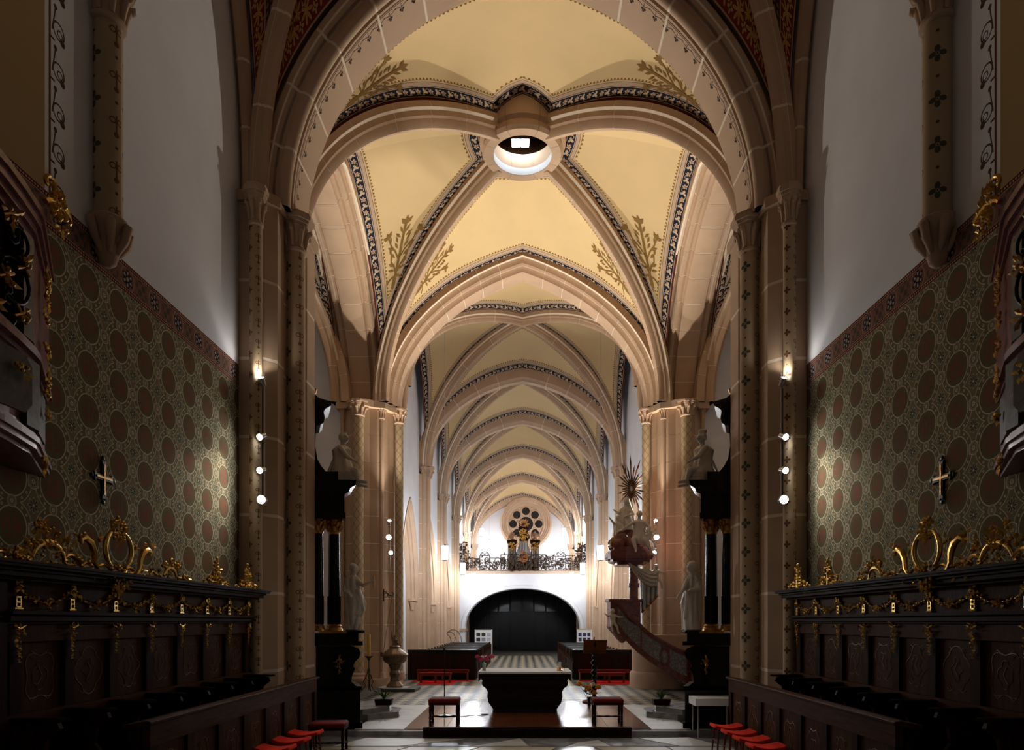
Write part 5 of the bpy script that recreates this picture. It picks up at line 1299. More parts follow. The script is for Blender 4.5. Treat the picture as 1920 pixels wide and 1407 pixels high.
# oculus lamp
t = thing('oculus_lamp', 'bright white lamp hanging inside the round vault ring', 'lamp', (-.06, 18.35, 14.95))
MB().tube([(0, 0, .2), (0, 0, 1.6)], .02, 8).build('cord', M['iron'], t); MB().box((0, 0, .12), (.5, .3, .16)).build('housing', M['metal'], t)
for q in (-1, 1): MB().box((q*.12, 0, .03), (.2, .28, .02)).build('lit_panel', M['oculus_glow'], t)
# ================================================================= PULPIT
PU = thing('pulpit', 'red marble pulpit with curving stair balustrade at the crossing pier', 'pulpit', (3.6, 21.2, 0))
b0 = Vector(PU.location)
def up(mb, name, mat, par=None, sm=None):
    mb.v = [tuple(Vector(v)-b0) for v in mb.v]; return mb.build(name, mat, par or PU, sm)
RM = M['red_marble']; GM = M['grey_marble']
# balustrade as a curved slab: top and bottom edge curves over x, plan bowing to the viewer
tx = [2.70, 2.86, 2.98, 3.10, 3.22, 3.36, 3.48, 3.62, 3.80, 4.00, 4.25, 4.55, 4.85, 5.15]
tz = [2.78, 2.76, 2.58, 2.38, 2.24, 2.20, 2.12, 1.95, 1.78, 1.66, 1.52, 1.36, 1.24, 1.16]
bz = [2.02, 1.86, 1.72, 1.58, 1.44, 1.30, 1.18, 1.06, .92, .79, .63, .46, .30, .16]
N_ = 44; X_ = np.linspace(2.70, 5.15, N_+1); T_ = np.interp(X_, tx, tz); B_ = np.interp(X_, tx, bz)
def sm5(a):
    for _ in range(2): a = np.concatenate([[a[0]], (a[:-2]+a[1:-1]*2+a[2:])/4, [a[-1]]])
    return a
T_, B_ = sm5(T_), sm5(B_); Y_ = 20.75-.25*np.sin(np.pi*(X_-2.7)/2.45)
def slab(f0, f1, o0, th, i0=0, i1=N_):
    """strip between height fractions f0..f1 of the balustrade, thickness th, front offset o0"""
    m = MB(); vs = []
    for i in range(i0, i1+1):
        z0 = B_[i]+(T_[i]-B_[i])*f0; z1 = B_[i]+(T_[i]-B_[i])*f1
        vs += [(X_[i], Y_[i]-o0, z0), (X_[i], Y_[i]-o0, z1), (X_[i], Y_[i]-o0+th, z1), (X_[i], Y_[i]-o0+th, z0)]
    n = i1-i0; m.add(vs, [(i*4+k, i*4+(k+1) % 4, (i+1)*4+(k+1) % 4, (i+1)*4+k) for i in range(n) for k in range(4)]+[(0, 1, 2, 3), (n*4+3, n*4+2, n*4+1, n*4)]); return m
up(slab(.0, 1, 0, .16), 'balustrade', RM, None, 40)
for (a, b_, o) in ((.93, 1.02, .07), (.88, .94, .045), (.0, .06, .10), (.06, .12, .06), (.12, .17, .03)): up(slab(a, b_, o, .14+o), 'stair_rail', RM, None, 40)
for (i0, i1) in ((3, 15), (16, 26), (31, 41)): up(slab(.22, .84, .012, .05, i0, i1), 'marble_panel', GM, None, 40)
m = MB(); i = 28; zc = (T_[i]+B_[i])/2; m.tube([(X_[i]+.13*math.cos(a), Y_[i]-.02, zc-.02+.24*math.sin(a)-.35*.13*math.cos(a)) for a in np.linspace(0, 2*PI, 24, False)], .03, 6, True); up(m, 'oval_frame', RM, None, 60)
m = MB(); i = 28; m.ball((X_[i], Y_[i]-.005, zc-.02), (.12, .03, .22), 14, 8); up(m, 'oval_panel', GM, None, 60)
up(MB().bx(5.08, 5.3, 20.5, 20.8, 0, 1.2), 'newel', RM); up(MB().bx(5.04, 5.34, 20.46, 20.84, 1.2, 1.28), 'newel_cap', RM)
for i in range(9): up(MB().bx(3.35+i*.2, 5.2, 20.85, 21.7, .12+.0*i, 1.9-.2*i) if False else MB().bx(5.2-.2*(i+1), 5.2-.2*i+.04, 20.88, 21.7, .2*(i+1)-.12, .2*(i+1)), 'stair_step', M['step_stone'])
# basket
bp = [(2.68, 20.78), (2.62, 21.2), (2.72, 21.75), (3.2, 22.05), (3.62, 21.9), (3.62, 20.95)]
up(MB().prism(bp, 1.95, 2.72), 'basket', RM); up(MB().prism([(2.62, 20.72), (2.56, 21.2), (2.66, 21.8), (3.2, 22.12), (3.66, 21.95), (3.66, 20.9)], 2.72, 2.80), 'basket_rail', RM)
m = MB(); m.lathe([(.05, 1.45), (.16, 1.55), (.30, 1.72), (.46, 1.9), (.50, 1.97)], (3.12, 21.4, 0), 14); up(m, 'basket_corbel', RM, None, 40)
up(MB().bx(3.42, 3.68, 21.75, 21.95, 2.0, 3.95), 'back_panel', RM); up(MB().bx(3.38, 3.72, 21.72, 21.95, 3.2, 3.34), 'back_moulding', RM)
# drum under the stair, pier foot
up(MB().lathe([(1.02, 0), (1.02, .45), (.98, .5), (.95, .52), (.95, 1.7)], (4.52, 22.25, 0), 32), 'drum', M['stone_pier'], None, 40)
# canopy
cp = [(2.60, 21.0), (2.66, 20.7), (3.1, 20.55), (3.7, 20.65), (4.02, 21.0), (4.05, 22.2), (2.9, 22.2), (2.6, 21.6)]
def scl(p, g): cx, cy = 3.3, 21.4; return [(cx+(a-cx)*g, cy+(b_-cy)*g) for a, b_ in p]
for g, z0, z1 in ((.62, 3.86, 3.95), (.86, 3.95, 4.03), (.97, 4.03, 4.10), (1.0, 4.10, 4.22), (.96, 4.22, 4.28), (.80, 4.28, 4.40)): up(MB().prism(scl(cp, g), z0, z1), 'canopy', RM)
# rock mound under the figures
m = MB(); R2 = random.Random(5)
for k in range(14): m.ball((3.3+R2.uniform(-.45, .45), 21.3+R2.uniform(-.3, .3), 4.42+R2.uniform(0, .25)), R2.uniform(.14, .26), 8, 6)
m.ball((3.35, 21.5, 4.75), .3, 10, 8); m.ball((3.3, 21.5, 5.1), .22, 10, 8)
m.v = [tuple(Vector(v)-b0) for v in m.v]; fused(m, 'cloud_mound', RM, PU, .03, 4)
def pstatue(label, loc, fn, vox=.016):
    t = thing('pulpit_figure', label, 'statue', loc); m = MB(); fn(m); fused(m, 'carved_figure', M['statue'], t, vox, 2); return t
def f_main(m):
    robe(m, [(0, 0, -.05, .22, .2, 0), (0, 0, .12, .22, .2, .7), (0, 0, .3, .17, .15, 1.2), (0, 0, .5, .17, .13, 2), (0, 0, .62, .18, .13, 2.5), (0, 0, .70, .09, .08, 3)], 6, .1)
    leg(m, (-.08, -.05, .12), (-.22, -.22, .06), (-.14, -.28, -.28), (-.3, -1, 0), .085); leg(m, (.08, -.05, .12), (.18, -.22, .02), (.34, -.24, -.34), (.6, -1, -.3), .085)
    arm(m, (-.17, -.02, .62), (-.32, -.1, .52), (-.50, -.12, .40), .052); arm(m, (.18, 0, .62), (.30, -.05, .44), (.24, -.16, .30), .052)
    m.cap((0, 0, .68), (0, -.02, .78), .055, .05); head(m, (0, -.03, .86), .09, (-.5, -.9))
    for k in range(5): m.cap((.05+.03*k, -.1, .2), (.12+.05*k, -.14, -.15), .05, .03)
pstatue('white stucco figure seated on the pulpit canopy with one arm stretched out', (3.58, 20.98, 4.55), f_main)
def f_back(m):
    robe(m, [(0, 0, 0, .24, .2, 0), (-.02, 0, .2, .24, .2, .7), (-.05, 0, .45, .19, .15, 1.4), (-.04, 0, .62, .17, .13, 2.2), (-.03, 0, .72, .08, .08, 2.8)], 7, .12)
    arm(m, (-.16, 0, .62), (-.26, -.12, .5), (-.36, -.1, .58), .048); arm(m, (.14, 0, .62), (.2, -.16, .46), (.02, -.2, .42), .05)
    m.cap((-.03, 0, .7), (-.03, -.01, .8), .05, .05); head(m, (-.03, -.02, .87), .088, (-.4, -.9)); m.ball((0, .02, .90), (.12, .12, .14), 10, 8); m.cap((.05, 0, .86), (.14, .02, .6), .07, .08)
pstatue('white stucco veiled figure rising behind the others on the pulpit canopy', (3.24, 21.35, 4.98), f_back)
def f_left(m):
    robe(m, [(0, 0, -.1, .16, .14, 0), (0, 0, .1, .17, .14, .8), (-.02, 0, .28, .14, .12, 1.5), (-.03, 0, .42, .14, .11, 2.1), (-.03, 0, .5, .07, .07, 2.6)], 6, .1)
    arm(m, (-.12, 0, .42), (-.2, -.06, .52), (-.28, -.06, .62), .04); arm(m, (.1, 0, .42), (.12, -.12, .28), (.0, -.16, .22), .04)
    leg(m, (-.05, -.02, .05), (-.16, -.12, -.1), (-.2, -.16, -.36), (-.5, -1, 0), .065); m.cap((-.03, 0, .48), (-.04, -.01, .56), .045, .04); head(m, (-.05, -.02, .63), .075, (-.8, -.6))
pstatue('small white stucco figure kneeling beside the gilded book on the pulpit canopy', (2.98, 21.15, 4.68), f_left)
def f_putto(m):
    m.ball((0, 0, .18), (.09, .08, .12), 12, 8); m.ball((0, 0, .06), (.09, .08, .09), 12, 8); head(m, (-.02, -.01, .37), .075, (-.6, -.8)); m.cap((0, 0, .26), (-.01, 0, .33), .05, .045)
    arm(m, (-.07, 0, .26), (-.15, -.04, .22), (-.22, -.04, .28), .03); arm(m, (.07, 0, .26), (.16, -.03, .2), (.25, -.04, .2), .03); leg(m, (-.04, -.02, .03), (-.06, -.1, -.06), (-.02, -.1, -.2), (0, -1, 0), .042); leg(m, (.05, -.02, .02), (.12, -.08, -.1), (.16, -.06, -.26), (.4, -1, 0), .042)
pstatue('white stucco cherub holding up the drapery below the pulpit canopy', (4.10, 20.95, 3.42), f_putto, .012)
pstatue('white stucco cherub perched on the lower end of the pulpit stair rail', (2.72, 20.6, 2.05), f_putto, .012)
def f_putto2(m): f_putto(m); [m.cap((q*.08, .04, .25), (q*.22, .1, .36), .05, .03) for q in (-1, 1)]
pstatue('white winged cherub sitting on the rear corner of the pulpit canopy', (3.90, 21.05, 4.62), f_putto2, .012)
# gilded book and vessels
t = thing('gilded_tablet', 'gilded law tablets standing on the pulpit canopy', 'ornament', (2.78, 20.95, 4.38)); 
for q in (0, 1): MB().extrude([(-.09, 0), (.09, 0), (.09, .25), (.05, .31), (0, .33), (-.05, .31), (-.09, .25)], (q*.17, q*.03, 0), (1, 0, 0), (0, 0, 1), (0, 1, 0), 0, .04).build('tablet', M['gold'], t)
t = thing('pulpit_sunburst', 'tall gilded sunburst of pointed rays above the pulpit figures', 'ornament', (3.42, 21.45, 5.2))
MB().tube([(.08, 0, -.2), (0, 0, .75)], .025, 8).build('pole', M['iron_brown'], t, 60)
RB_ = plain('dark_gilt_wood', (.16, .075, .03), .5, .4, .3, 9)
for k in range(28):
    a = 2*PI*k/28+.05; L = (.42+.22*(k % 2))*(1+.55*max(0, math.sin(a))**4)*(.75+.25*abs(math.sin(a))); ca, sa = math.cos(a), math.sin(a)
    r0 = .09; p0 = Vector((ca*r0*.8, 0, 1.10+sa*r0*1.4)); d = Vector((ca*.75, 0, sa)); sd = Vector((-sa, 0, ca))*.03
    MB().add([p0-sd*.6, p0+sd*.6, p0+d*L*.7+sd*.9, p0+d*(L*1.0), p0+d*L*.7-sd*.9, p0+Vector((0, -.02, 0)), p0+d*L*.6+Vector((0, -.02, 0)), p0+Vector((0, .02, 0)), p0+d*L*.6+Vector((0, .02, 0))],
        [(0, 5, 6, 4), (5, 1, 2, 6), (4, 6, 3), (6, 2, 3), (0, 4, 8, 7), (7, 8, 2, 1), (4, 3, 8), (8, 3, 2)]).build('ray', RB_, t)
MB().tube([(.08*math.cos(a), 0, 1.10+.13*math.sin(a)) for a in np.linspace(0, 2*PI, 24, False)], .035, 8, True).build('halo', RB_, t, 60)
MB().ball((0, .03, 1.10), (.07, .015, .12), 12, 8).build('halo_glass', M['linen'], t, 60)
# drapery hung from the canopy
t = thing('pulpit_drapery', 'white stucco drapery with gold fringe hanging below the pulpit canopy', 'drapery', (3.8, 21.2, 3.9))
def drape(fn, nu, nv, mat, name):
    m = MB(); vs = [fn(i/nu, j/nv) for i in range(nu+1) for j in range(nv+1)]; k = nv+1
    m.add(vs, [(i*k+j, (i+1)*k+j, (i+1)*k+j+1, i*k+j+1) for i in range(nu) for j in range(nv)]); o = m.build(name, mat, t, 180); q = o.modifiers.new('t', 'SOLIDIFY'); q.thickness = .02; return o
def sw(u, v):                                              # swag from the canopy to the cherub
    x = -.55+.85*u; sag = -.62*math.sin(PI*min(1, u*.62))*(.25+.75*v); return (x, -.30-.10*math.sin(PI*v)+.03*math.sin(v*26), -.0-.12*u+sag+.02*math.sin(v*26+1))
def fall(u, v):                                            # long tail falling along the back panel
    w_ = .55*(1-v*.15); x = -.05+w_*(u-.25)+.18*v*0; return (x+.05*v, -.15+.05*math.sin(u*22+v*2), -.35-1.15*v*(1-.45*u)+.02*math.sin(u*20))
drape(sw, 20, 30, M['statue'], 'swag'); drape(fall, 30, 14, plain('grey_white_stucco', (.45, .45, .44), .5, var=.25, scale=6), 'tail')
m = MB(); m.tube([Vector(sw(u, 1.0)) for u in np.linspace(0, 1, 20)], .035, 6); m.build('swag_fringe', M['gold_dull'], t, 60)
m = MB(); m.tube([Vector(fall(u, 1.0)) for u in np.linspace(0, 1, 30)], .04, 6); m.build('tail_fringe', M['gold_dull'], t, 60)

# ================================================================= PEWS
def pew(wd):
    t = thing('church_pew', 'x', 'pew')
    MB().box((0, 0, .46), (wd-.08, .38, .04)).build('seat', M['wood_black'], t); o = MB().box((0, .22, .68), (wd-.06, .035, .62)).build('backrest', M['wood_black'], t); o.rotation_euler = (-.06, 0, 0)
    MB().box((0, .26, 1.0), (wd-.04, .16, .04)).build('book_ledge', M['wood_black'], t); MB().box((0, .36, .2), (wd-.08, .16, .03)).build('kneeler', M['wood_black'], t)
    for q in (-1, 1):
        MB().extrude([(-.30, 0), (.36, 0), (.36, .2), (.28, .5), (.30, .95), (.34, 1.02), (.30, 1.06), (.12, 1.06), (.08, 1.0), (.12, .75), (.02, .62), (-.24, .58), (-.3, .5)], (q*(wd/2-.02), 0, 0), (0, 1, 0), (0, 0, 1), (1, 0, 0), -.025, .025).build('bench_end', M['wood'], t)
    return t
for s, x0, x1 in ((-1, -4.2, -1.70), (1, 1.85, 4.2)):
    wd = x1-x0; xc = (x0+x1)/2; nm = 'font' if s < 0 else 'pulpit'
    p0 = pew(wd-.5); p0.location = (xc, 25.65, 0)
    f = thing('pew_front', 'x', 'pew'); f.location = (xc, 24.98, 0); f['label'] = 'panelled black front screen before the pews on the %s side' % nm
    MB().box((0, 0, .53), (wd, .04, 1.06)).build('screen', M['wood_black'], f); MB().box((0, .04, 1.07), (wd+.02, .2, .035)).build('book_ledge', M['wood_black'], f)
    for k in range(3): MB().box((-wd/2+wd*(k+.5)/3, -.026, .55), (wd/3-.14, .016, .74)).build('panel', M['wood'], f)
    for k in range(12):
        o = p0 if k == 0 else dup(p0)
        o.location = (xc-s*.25, 25.65+k*.92, 0); o['label'] = 'black wooden church pew on the %s side, %s behind the front screen' % (nm, ORD[k]); o['group'] = 'pews on the %s side' % nm
    # carpets and benches in front
    for (a, b_, y0, y1) in ((-.95 if s < 0 else -1.0, 1.15 if s < 0 else .9, 24.0, 24.6), (-.6, .6 if s < 0 else .75, 22.9, 23.98)):
        o = MB().box((0, 0, .006), (b_-a, y1-y0, .012)).build('red_carpet', M['red_carpet'], None, None, (xc+(a+b_)/2, (y0+y1)/2, 0)); tag(o, ('narrow' if y0 > 23.5 else 'broad')+' bright red carpet before the pews on the %s side' % nm, 'carpet')
    for (dx, y, wb, h, lb) in ((.1 if s < 0 else -.1, 24.4, 1.85, .34, 'long'), (-.05, 23.5, 1.1, .30, 'short')):
        t = thing('kneeling_bench', '%s red padded kneeling bench on the carpet on the %s side' % (lb, nm), 'bench', (xc+dx, y, .012))
        MB().box((0, 0, h+.02), (wb, .3, .05)).build('pad', M['red_velvet'], t); MB().box((0, 0, h-.03), (wb-.04, .28, .05)).build('apron', M['wood_red'], t)
        for q in (-1, 0, 1): MB().box((q*(wb/2-.05), 0, h/2-.02), (.05, .26, h-.03)).build('leg', M['wood_red'], t)
# ================================================================= PENDANTS
pn = None
for (x, y, z) in [(q*2.9, yy, zz) for yy, zz in ((25.4, 4.68), (33.0, 4.68), (40.2, 4.72)) for q in (-1, 1)]+[(-2.9, 48.2, 8.45), (2.95, 48.2, 8.45), (-2.65, 54.5, 8.4), (3.1, 54.5, 8.4)]:
    if pn is None or (z > 6 and pn.location.z < 6):
        pn = thing('pendant_lamp', 'x', 'lamp'); MB().lathe([(.10, -.25), (.115, -.245), (.115, .25), (.10, .255)], (0, 0, 0), 20).build('opal_glass', M['pendant_glow'], pn, 40)
        MB().lathe([(.12, .255), (.12, .30), (.02, .33)], (0, 0, 0), 16).build('cap', M['metal'], pn, 40); MB().lathe([(.10, -.30), (.12, -.29), (.12, -.27), (.10, -.262)], (0, 0, 0), 16).build('rim', M['metal'], pn, 40)
        MB().tube([(0, 0, .3), (0, 0, 9.4 if z < 6 else 4.4)], .008, 5).build('cord', M['metal'], pn); o = pn
    else: o = dup(pn)
    o.location = (x, y, z); up_ = z > 6
    sd_ = 'font' if x < 0 else 'pulpit'; o['label'] = ('lit white cylinder pendant above the organ loft, %s side, %s the organ' % (sd_, 'beside' if y < 50 else 'behind')) if up_ else 'lit white cylinder pendant over the nave, %s side, %s from the crossing' % (sd_, ORD[(25.4, 33.0, 40.2).index(y)]); o['group'] = 'pendants over the loft' if up_ else 'pendants over the nave'
# ================================================================= LOFT
LW = structure('wall_loft', 'white organ loft wall with a wide flattened arch over the dark porch')
m = MB(); YL = 42.3
pts = [(-3.57*math.cos(a), 1.67+2.5*math.sin(a)**.9 if math.sin(a) > 0 else 1.67) for a in np.linspace(0, PI, 41)]
for a, b_ in zip(pts[:-1], pts[1:]): m.add([(a[0], YL, a[1]), (b_[0], YL, b_[1]), (b_[0], YL, 5.1), (a[0], YL, 5.1), (a[0], YL+.9, a[1]), (b_[0], YL+.9, b_[1])], [(0, 1, 2, 3), (1, 0, 4, 5)])
for q in (-1, 1): m.bx(q*3.57, q*4.3, YL, YL+.9, 1.67, 5.1)
m.build('plaster', M['white'], LW)
for q in (-1, 1):
    MB().bx(q*3.57, q*4.3, YL, YL+.9, 0, 1.55).build('pier', M['white'], LW); MB().bx(q*3.48, q*4.3, YL-.1, YL+.95, 1.55, 1.70).build('impost', M['stone'], LW)
    MB().bx(q*3.05, q*3.35, YL-.03, YL, 2.6 if False else 3.6, 5.1).build('pilaster_strip', M['white_choir'], LW)
P3 = np.array([(p[0], YL-.04, p[1]) for p in pts]); T3 = np.gradient(P3, axis=0); N3 = np.stack([-T3[:, 2], 0*T3[:, 0], T3[:, 0]], 1); N3 /= np.linalg.norm(N3, axis=1)[:, None]
mb = MB(); sweep(mb, P3, N3, (0, 1, 0), [(-.05, .02), (-.05, .22), (.06, .26), (.06, .0)], 0, 40); mb.build('arch_moulding', M['white'], LW, 40)
MB().bx(-4.3, 4.3, YL-.12, 57.1, 5.1, 5.22).build('loft_floor', M['stone'], LW); MB().bx(-4.3, 4.3, YL-.18, YL+.1, 5.14, 5.26).build('ledge', M['stone'], LW)
# porch screen below the loft
D1 = structure('door_1', 'dark wooden porch screen with glazed door panels under the loft', 'door')
MB().bx(-4.3, 4.3, 52.0, 52.1, 0, 5.1).build('screen', M['wood_black'], D1)
for i in range(8):
    x = -3.2+i*.9
    MB().bx(x-.38, x+.38, 51.93, 52.0, 2.9, 4.6).build('pane', M['glass_dark'], D1); MB().bx(x-.45, x-.40, 51.88, 52.0, 0, 4.8).build('mullion', M['wood_black'], D1)
    MB().bx(x-.36, x+.36, 51.93, 52.0, .2, 2.5).build('panel', M['wood_black'], D1)
# iron railing
RL = thing('loft_railing', 'ornate bronzed iron railing with scrollwork along the organ loft', 'railing', (0, 42.25, 5.26))
R3 = random.Random(9)
MB().bx(-4.25, 4.25, -.03, .03, .02, .07).build('bottom_rail', M['iron_brown'], RL)
def scrollpanel(x0, x1, h, dens, y=0):
    pl = Plane((0, y, 0), (1, 0, 0), (0, 0, 1), (0, -1, 0)); w_ = x1-x0
    for k in range(dens):
        c = (x0+w_*(.1+.8*R3.random()), h*(.15+.7*R3.random())); r_ = R3.uniform(.10, .2); a = R3.uniform(0, 6.28); pl.sc(c, r_, a, a+R3.choice((-1, 1))*R3.uniform(2.6, 4.6), .022, 0)
    for k in range(dens): pl.leaf((x0+w_*R3.random(), h*R3.random()), R3.uniform(0, 6.28), .2, .05, 0)
    pl.tube([(x0, 0), (x0, h)], .025, 0, 6); pl.tube([(x1, 0), (x1, h)], .025, 0, 6); pl.tube([(x0, h), (x1, h)], .02, 0, 6)
    pl.mb.build('scroll_panel', M['iron_brown'], RL, 60)
xs = [-3.25, -2.65, -2.05, -1.35]; hs = [.78, .95, .80]
for a, b_, h in zip(xs[:-1], xs[1:], hs): scrollpanel(a, b_, h, 11)
for a, b_, h in zip([1.45, 2.05, 2.65], [2.05, 2.65, 3.25], [.9, .9, .95]): scrollpanel(a, b_, h, 12)
for i in range(6): a = -1.35+2.8*i/6; scrollpanel(a, a+2.8/6, 1.0, 14, -.25*math.sin(PI*(i+.5)/6))
for q in (-1, 1):
    scrollpanel(min(q*3.25, q*4.2), max(q*3.25, q*4.2), 1.1, 26)
    pl = Plane((0, 0, 0), (1, 0, 0), (0, 0, 1), (0, -1, 0))
    pl.tube([(q*3.7, 1.0), (q*3.7, 1.8)], .03, 0)
    for k in range(45): pl.leaf((q*3.65+R3.gauss(0, .22), 1.35+R3.gauss(0, .2)), R3.uniform(0, 6.28), .22, .06, R3.uniform(-.1, .1))
    pl.mb.build('iron_bouquet', M['iron_brown'], RL, 50)
pl = Plane((0, -.28, 0), (1, 0, 0), (0, 0, 1), (0, -1, 0)); pl.tube([(.06+.25*math.cos(a), .85+.3*math.sin(a)) for a in np.linspace(0, 2*PI, 20)], .04, .02); pl.bunch((.06, .85), .25, 30, R3, .2, .05); pl.mb.build('central_medallion', plain('copper_gilt', (.32, .12, .05), .4, .8), RL, 60)
for a in (-2.35, 2.35):
    pl = Plane((a, 0, .95), (1, 0, 0), (0, 0, 1), (0, -1, 0)); pl.tube(arc((0, 0), .28, 0, PI, 12, .24), .022, 0); pl.sc((-.1, .05), .1, 0, 4, .018, 0); pl.sc((.1, .05), .1, 3.1, -1, .018, 0); pl.mb.build('arched_crest', M['iron_brown'], RL, 60)
# organ
OG = thing('pipe_organ', 'small dark pipe organ with gilded towers in the loft', 'organ', (.06, 45.8, 5.225)); OG.scale = (.92, .92, .86)
def ob(x0, x1, z0, z1, name, mat, d=.5): return MB().bx(x0, x1, -d, .5, z0, z1).build(name, mat, OG)
ob(-1.15, 1.15, 0, 1.1, 'case_base', M['wood'])
for q in (-1, 1):
    xa, xb = sorted((q*.55, q*1.12)); ob(xa, xb, 1.1, 2.55, 'side_tower', M['wood']); ob(xa-.08, xb+.08, 2.55, 2.72, 'tower_cornice', M['wood'], .58)
    for k in range(4): x = xa+.09+k*.13; MB().lathe([(.01, 1.15), (.05, 1.3), (.05, 2.1)], (x, -.53, 0), 10).build('organ_pipe', M['metal'], OG, 40)
    pl = Plane(((xa+xb)/2, -.55, 2.25), (1, 0, 0), (0, 0, 1), (0, -1, 0)); pl.bunch((0, 0), .26, 40, R3, .16, .05); pl.bunch((0, -.3), .2, 18, R3, .14, .04); pl.tube([(-.2, .2), (.2, .2)], .02); pl.mb.build('gilded_pipe_shade', M['gold'], OG, 50)
    m = MB(); f_putto(m); m.v = [tuple(Vector(v)*1.7) for v in m.v]; pl = Plane((0, 0, 0), (1, 0, 0), (0, 0, 1), (0, -1, 0)); pl.bunch((0, .2), .4, 40, R3, .3, .07); m.merge(pl.mb); o = m.build('tower_figure', plain('copper_gilt_figure', (.55, .30, .17), .5, .3, .3, 6), OG, 60); o.location = (q*.82, -.1, 2.85); o.scale = (.7, .5, .7)
ob(-.30, .30, 1.1, 3.55, 'central_tower', M['wood'], .62); ob(-.38, .38, 3.55, 3.7, 'tower_cornice', M['wood'], .7)
for k in range(5): MB().lathe([(.01, 1.15), (.05, 1.4), (.05, 2.6)], (-.22+k*.11, -.66, 0), 10).build('organ_pipe', M['metal'], OG, 40)
pl = Plane((0, -.68, 3.0), (1, 0, 0), (0, 0, 1), (0, -1, 0)); pl.bunch((0, 0), .26, 40, R3, .16, .05); pl.bunch((0, .3), .24, 30, R3, .16, .05); pl.bunch((0, -.3), .2, 20, R3, .14, .05); pl.tube([(-.25, .45), (.25, .45)], .02); pl.mb.build('gilded_pipe_shade', M['gold'], OG, 50)
for q in (-1, 1):
    for k in range(3): MB().lathe([(.01, 1.15), (.045, 1.35), (.045, 2.2-.2*k)], (q*(.36+k*.07), -.45, 0), 10).build('organ_pipe', M['metal'], OG, 40)
pl = Plane((0, -.2, 4.05), (1, 0, 0), (0, 0, 1), (0, -1, 0)); pl.tube([(.22*math.cos(a), .22*math.sin(a)) for a in np.linspace(0, 2*PI, 20)], .05, 0); pl.bunch((0, 0), .32, 40, R3, .2, .06); pl.tube([(-.3, -.34), (.3, -.34)], .05); pl.mb.build('gilded_crown', plain('copper_gold', (.65, .30, .10), .4, .8), OG, 60)
# rose window
RW = structure('window_1', 'round rose window with dark glass circles in the end wall', 'window')
RC = Vector((.27, 57.05, 10.3))
def disc(r, y, n=32): return [(r*math.cos(2*PI*k/n), r*math.sin(2*PI*k/n)) for k in range(n)]
for (r0, r1, y0, y1) in ((2.0, 2.15, -.55, .06), (1.86, 2.01, -.42, .06), (1.70, 1.87, -.25, .06), (1.48, 1.72, -.12, .06)):
    m = MB(); vs = []; n = 48
    for k in range(n):
        c, s_ = math.cos(2*PI*k/n), math.sin(2*PI*k/n)
        for r_, y_ in ((r0, y0), (r1, y0), (r1, y1), (r0, y1)): vs.append((RC.x+r_*c, RC.y+y_, RC.z+r_*s_))
    m.add(vs, [(k*4+j, ((k+1) % n)*4+j, ((k+1) % n)*4+(j+1) % 4, k*4+(j+1) % 4) for k in range(n) for j in range(4)]); m.build('frame_ring', M['stone'], RW, 40)
MB().extrude(disc(1.52, 0, 40), (RC.x, RC.y-.0, RC.z), (1, 0, 0), (0, 0, 1), (0, 1, 0), .02, .05).build('tracery_plate', M['stone'], RW)
for (cx, cz, r_) in [(0, 0, .62)]+[(1.07*math.cos(PI/2+k*2*PI/8), 1.07*math.sin(PI/2+k*2*PI/8), .34) for k in range(8)]:
    MB().extrude([(cx+a, cz+b_) for a, b_ in disc(r_, 0, 24)], (RC.x, RC.y, RC.z), (1, 0, 0), (0, 0, 1), (0, 1, 0), 0, .02).build('pane', M['glass_dark'], RW)
    MB().tube([(RC.x+cx+(r_+.03)*math.cos(a), RC.y-.01, RC.z+cz+(r_+.03)*math.sin(a)) for a in np.linspace(0, 2*PI, 28, False)], .05, 6, True).build('tracery_ring', M['stone'], RW, 60)
    for k in range(3): a = PI*k/3; MB().tube([(RC.x+cx-r_*math.cos(a), RC.y-.005, RC.z+cz-r_*math.sin(a)), (RC.x+cx+r_*math.cos(a), RC.y-.005, RC.z+cz+r_*math.sin(a))], .010, 4).build('leading', M['iron'], RW)
# notice boards and porch bits
for (x, y, lb, wd) in ((-2.12, 37.0, 'white notice board with pinned pictures behind the pews on the font side', .95), (3.35, 37.0, 'white notice board with dark blue posters behind the pews on the pulpit side', .8)):
    t = thing('notice_board', lb, 'notice board', (x, y, 0)); MB().box((0, 0, 1.30), (wd, .03, .75)).build('panel', M['linen'], t)
    for q in (-1, 1): MB().box((q*(wd/2-.02), 0, .85), (.04, .05, 1.7)).build('post', M['linen'], t)
    for k in range(6):
        MB().box((-wd*.3+(k % 3)*wd*.3, -.018, 1.42-.26*(k//3)), (wd*.22, .006, .2)).build('poster', plain('poster_%d' % int(R3.random()*1e6), (.03, .035, .09) if x > 0 else R3.choice([(.02, .02, .02), (.45, .47, .52), (.25, .27, .33)]), .7), t)
t = thing('hoop_stand', 'black iron stand of bent hoops behind the pews', 'stand', (-3.75, 36.8, 0))
for k in range(3): MB().tube([(-.4+k*.2+(.3+.08*k)*math.cos(a), 0, 1.0+(.45+.12*k)*math.sin(a)) for a in np.linspace(0, PI, 14)], .018, 6).build('hoop', M['iron'], t, 60)
MB().tube([(-.75+.18*math.cos(a), 0, 1.1+.25*math.sin(a)) for a in np.linspace(0, 2*PI, 16)], .016, 6).build('hoop', M['iron'], t, 60)
for q in (-.7, .3): MB().tube([(q, 0, 0), (q, 0, 1.05)], .018, 6).build('upright', M['iron'], t)
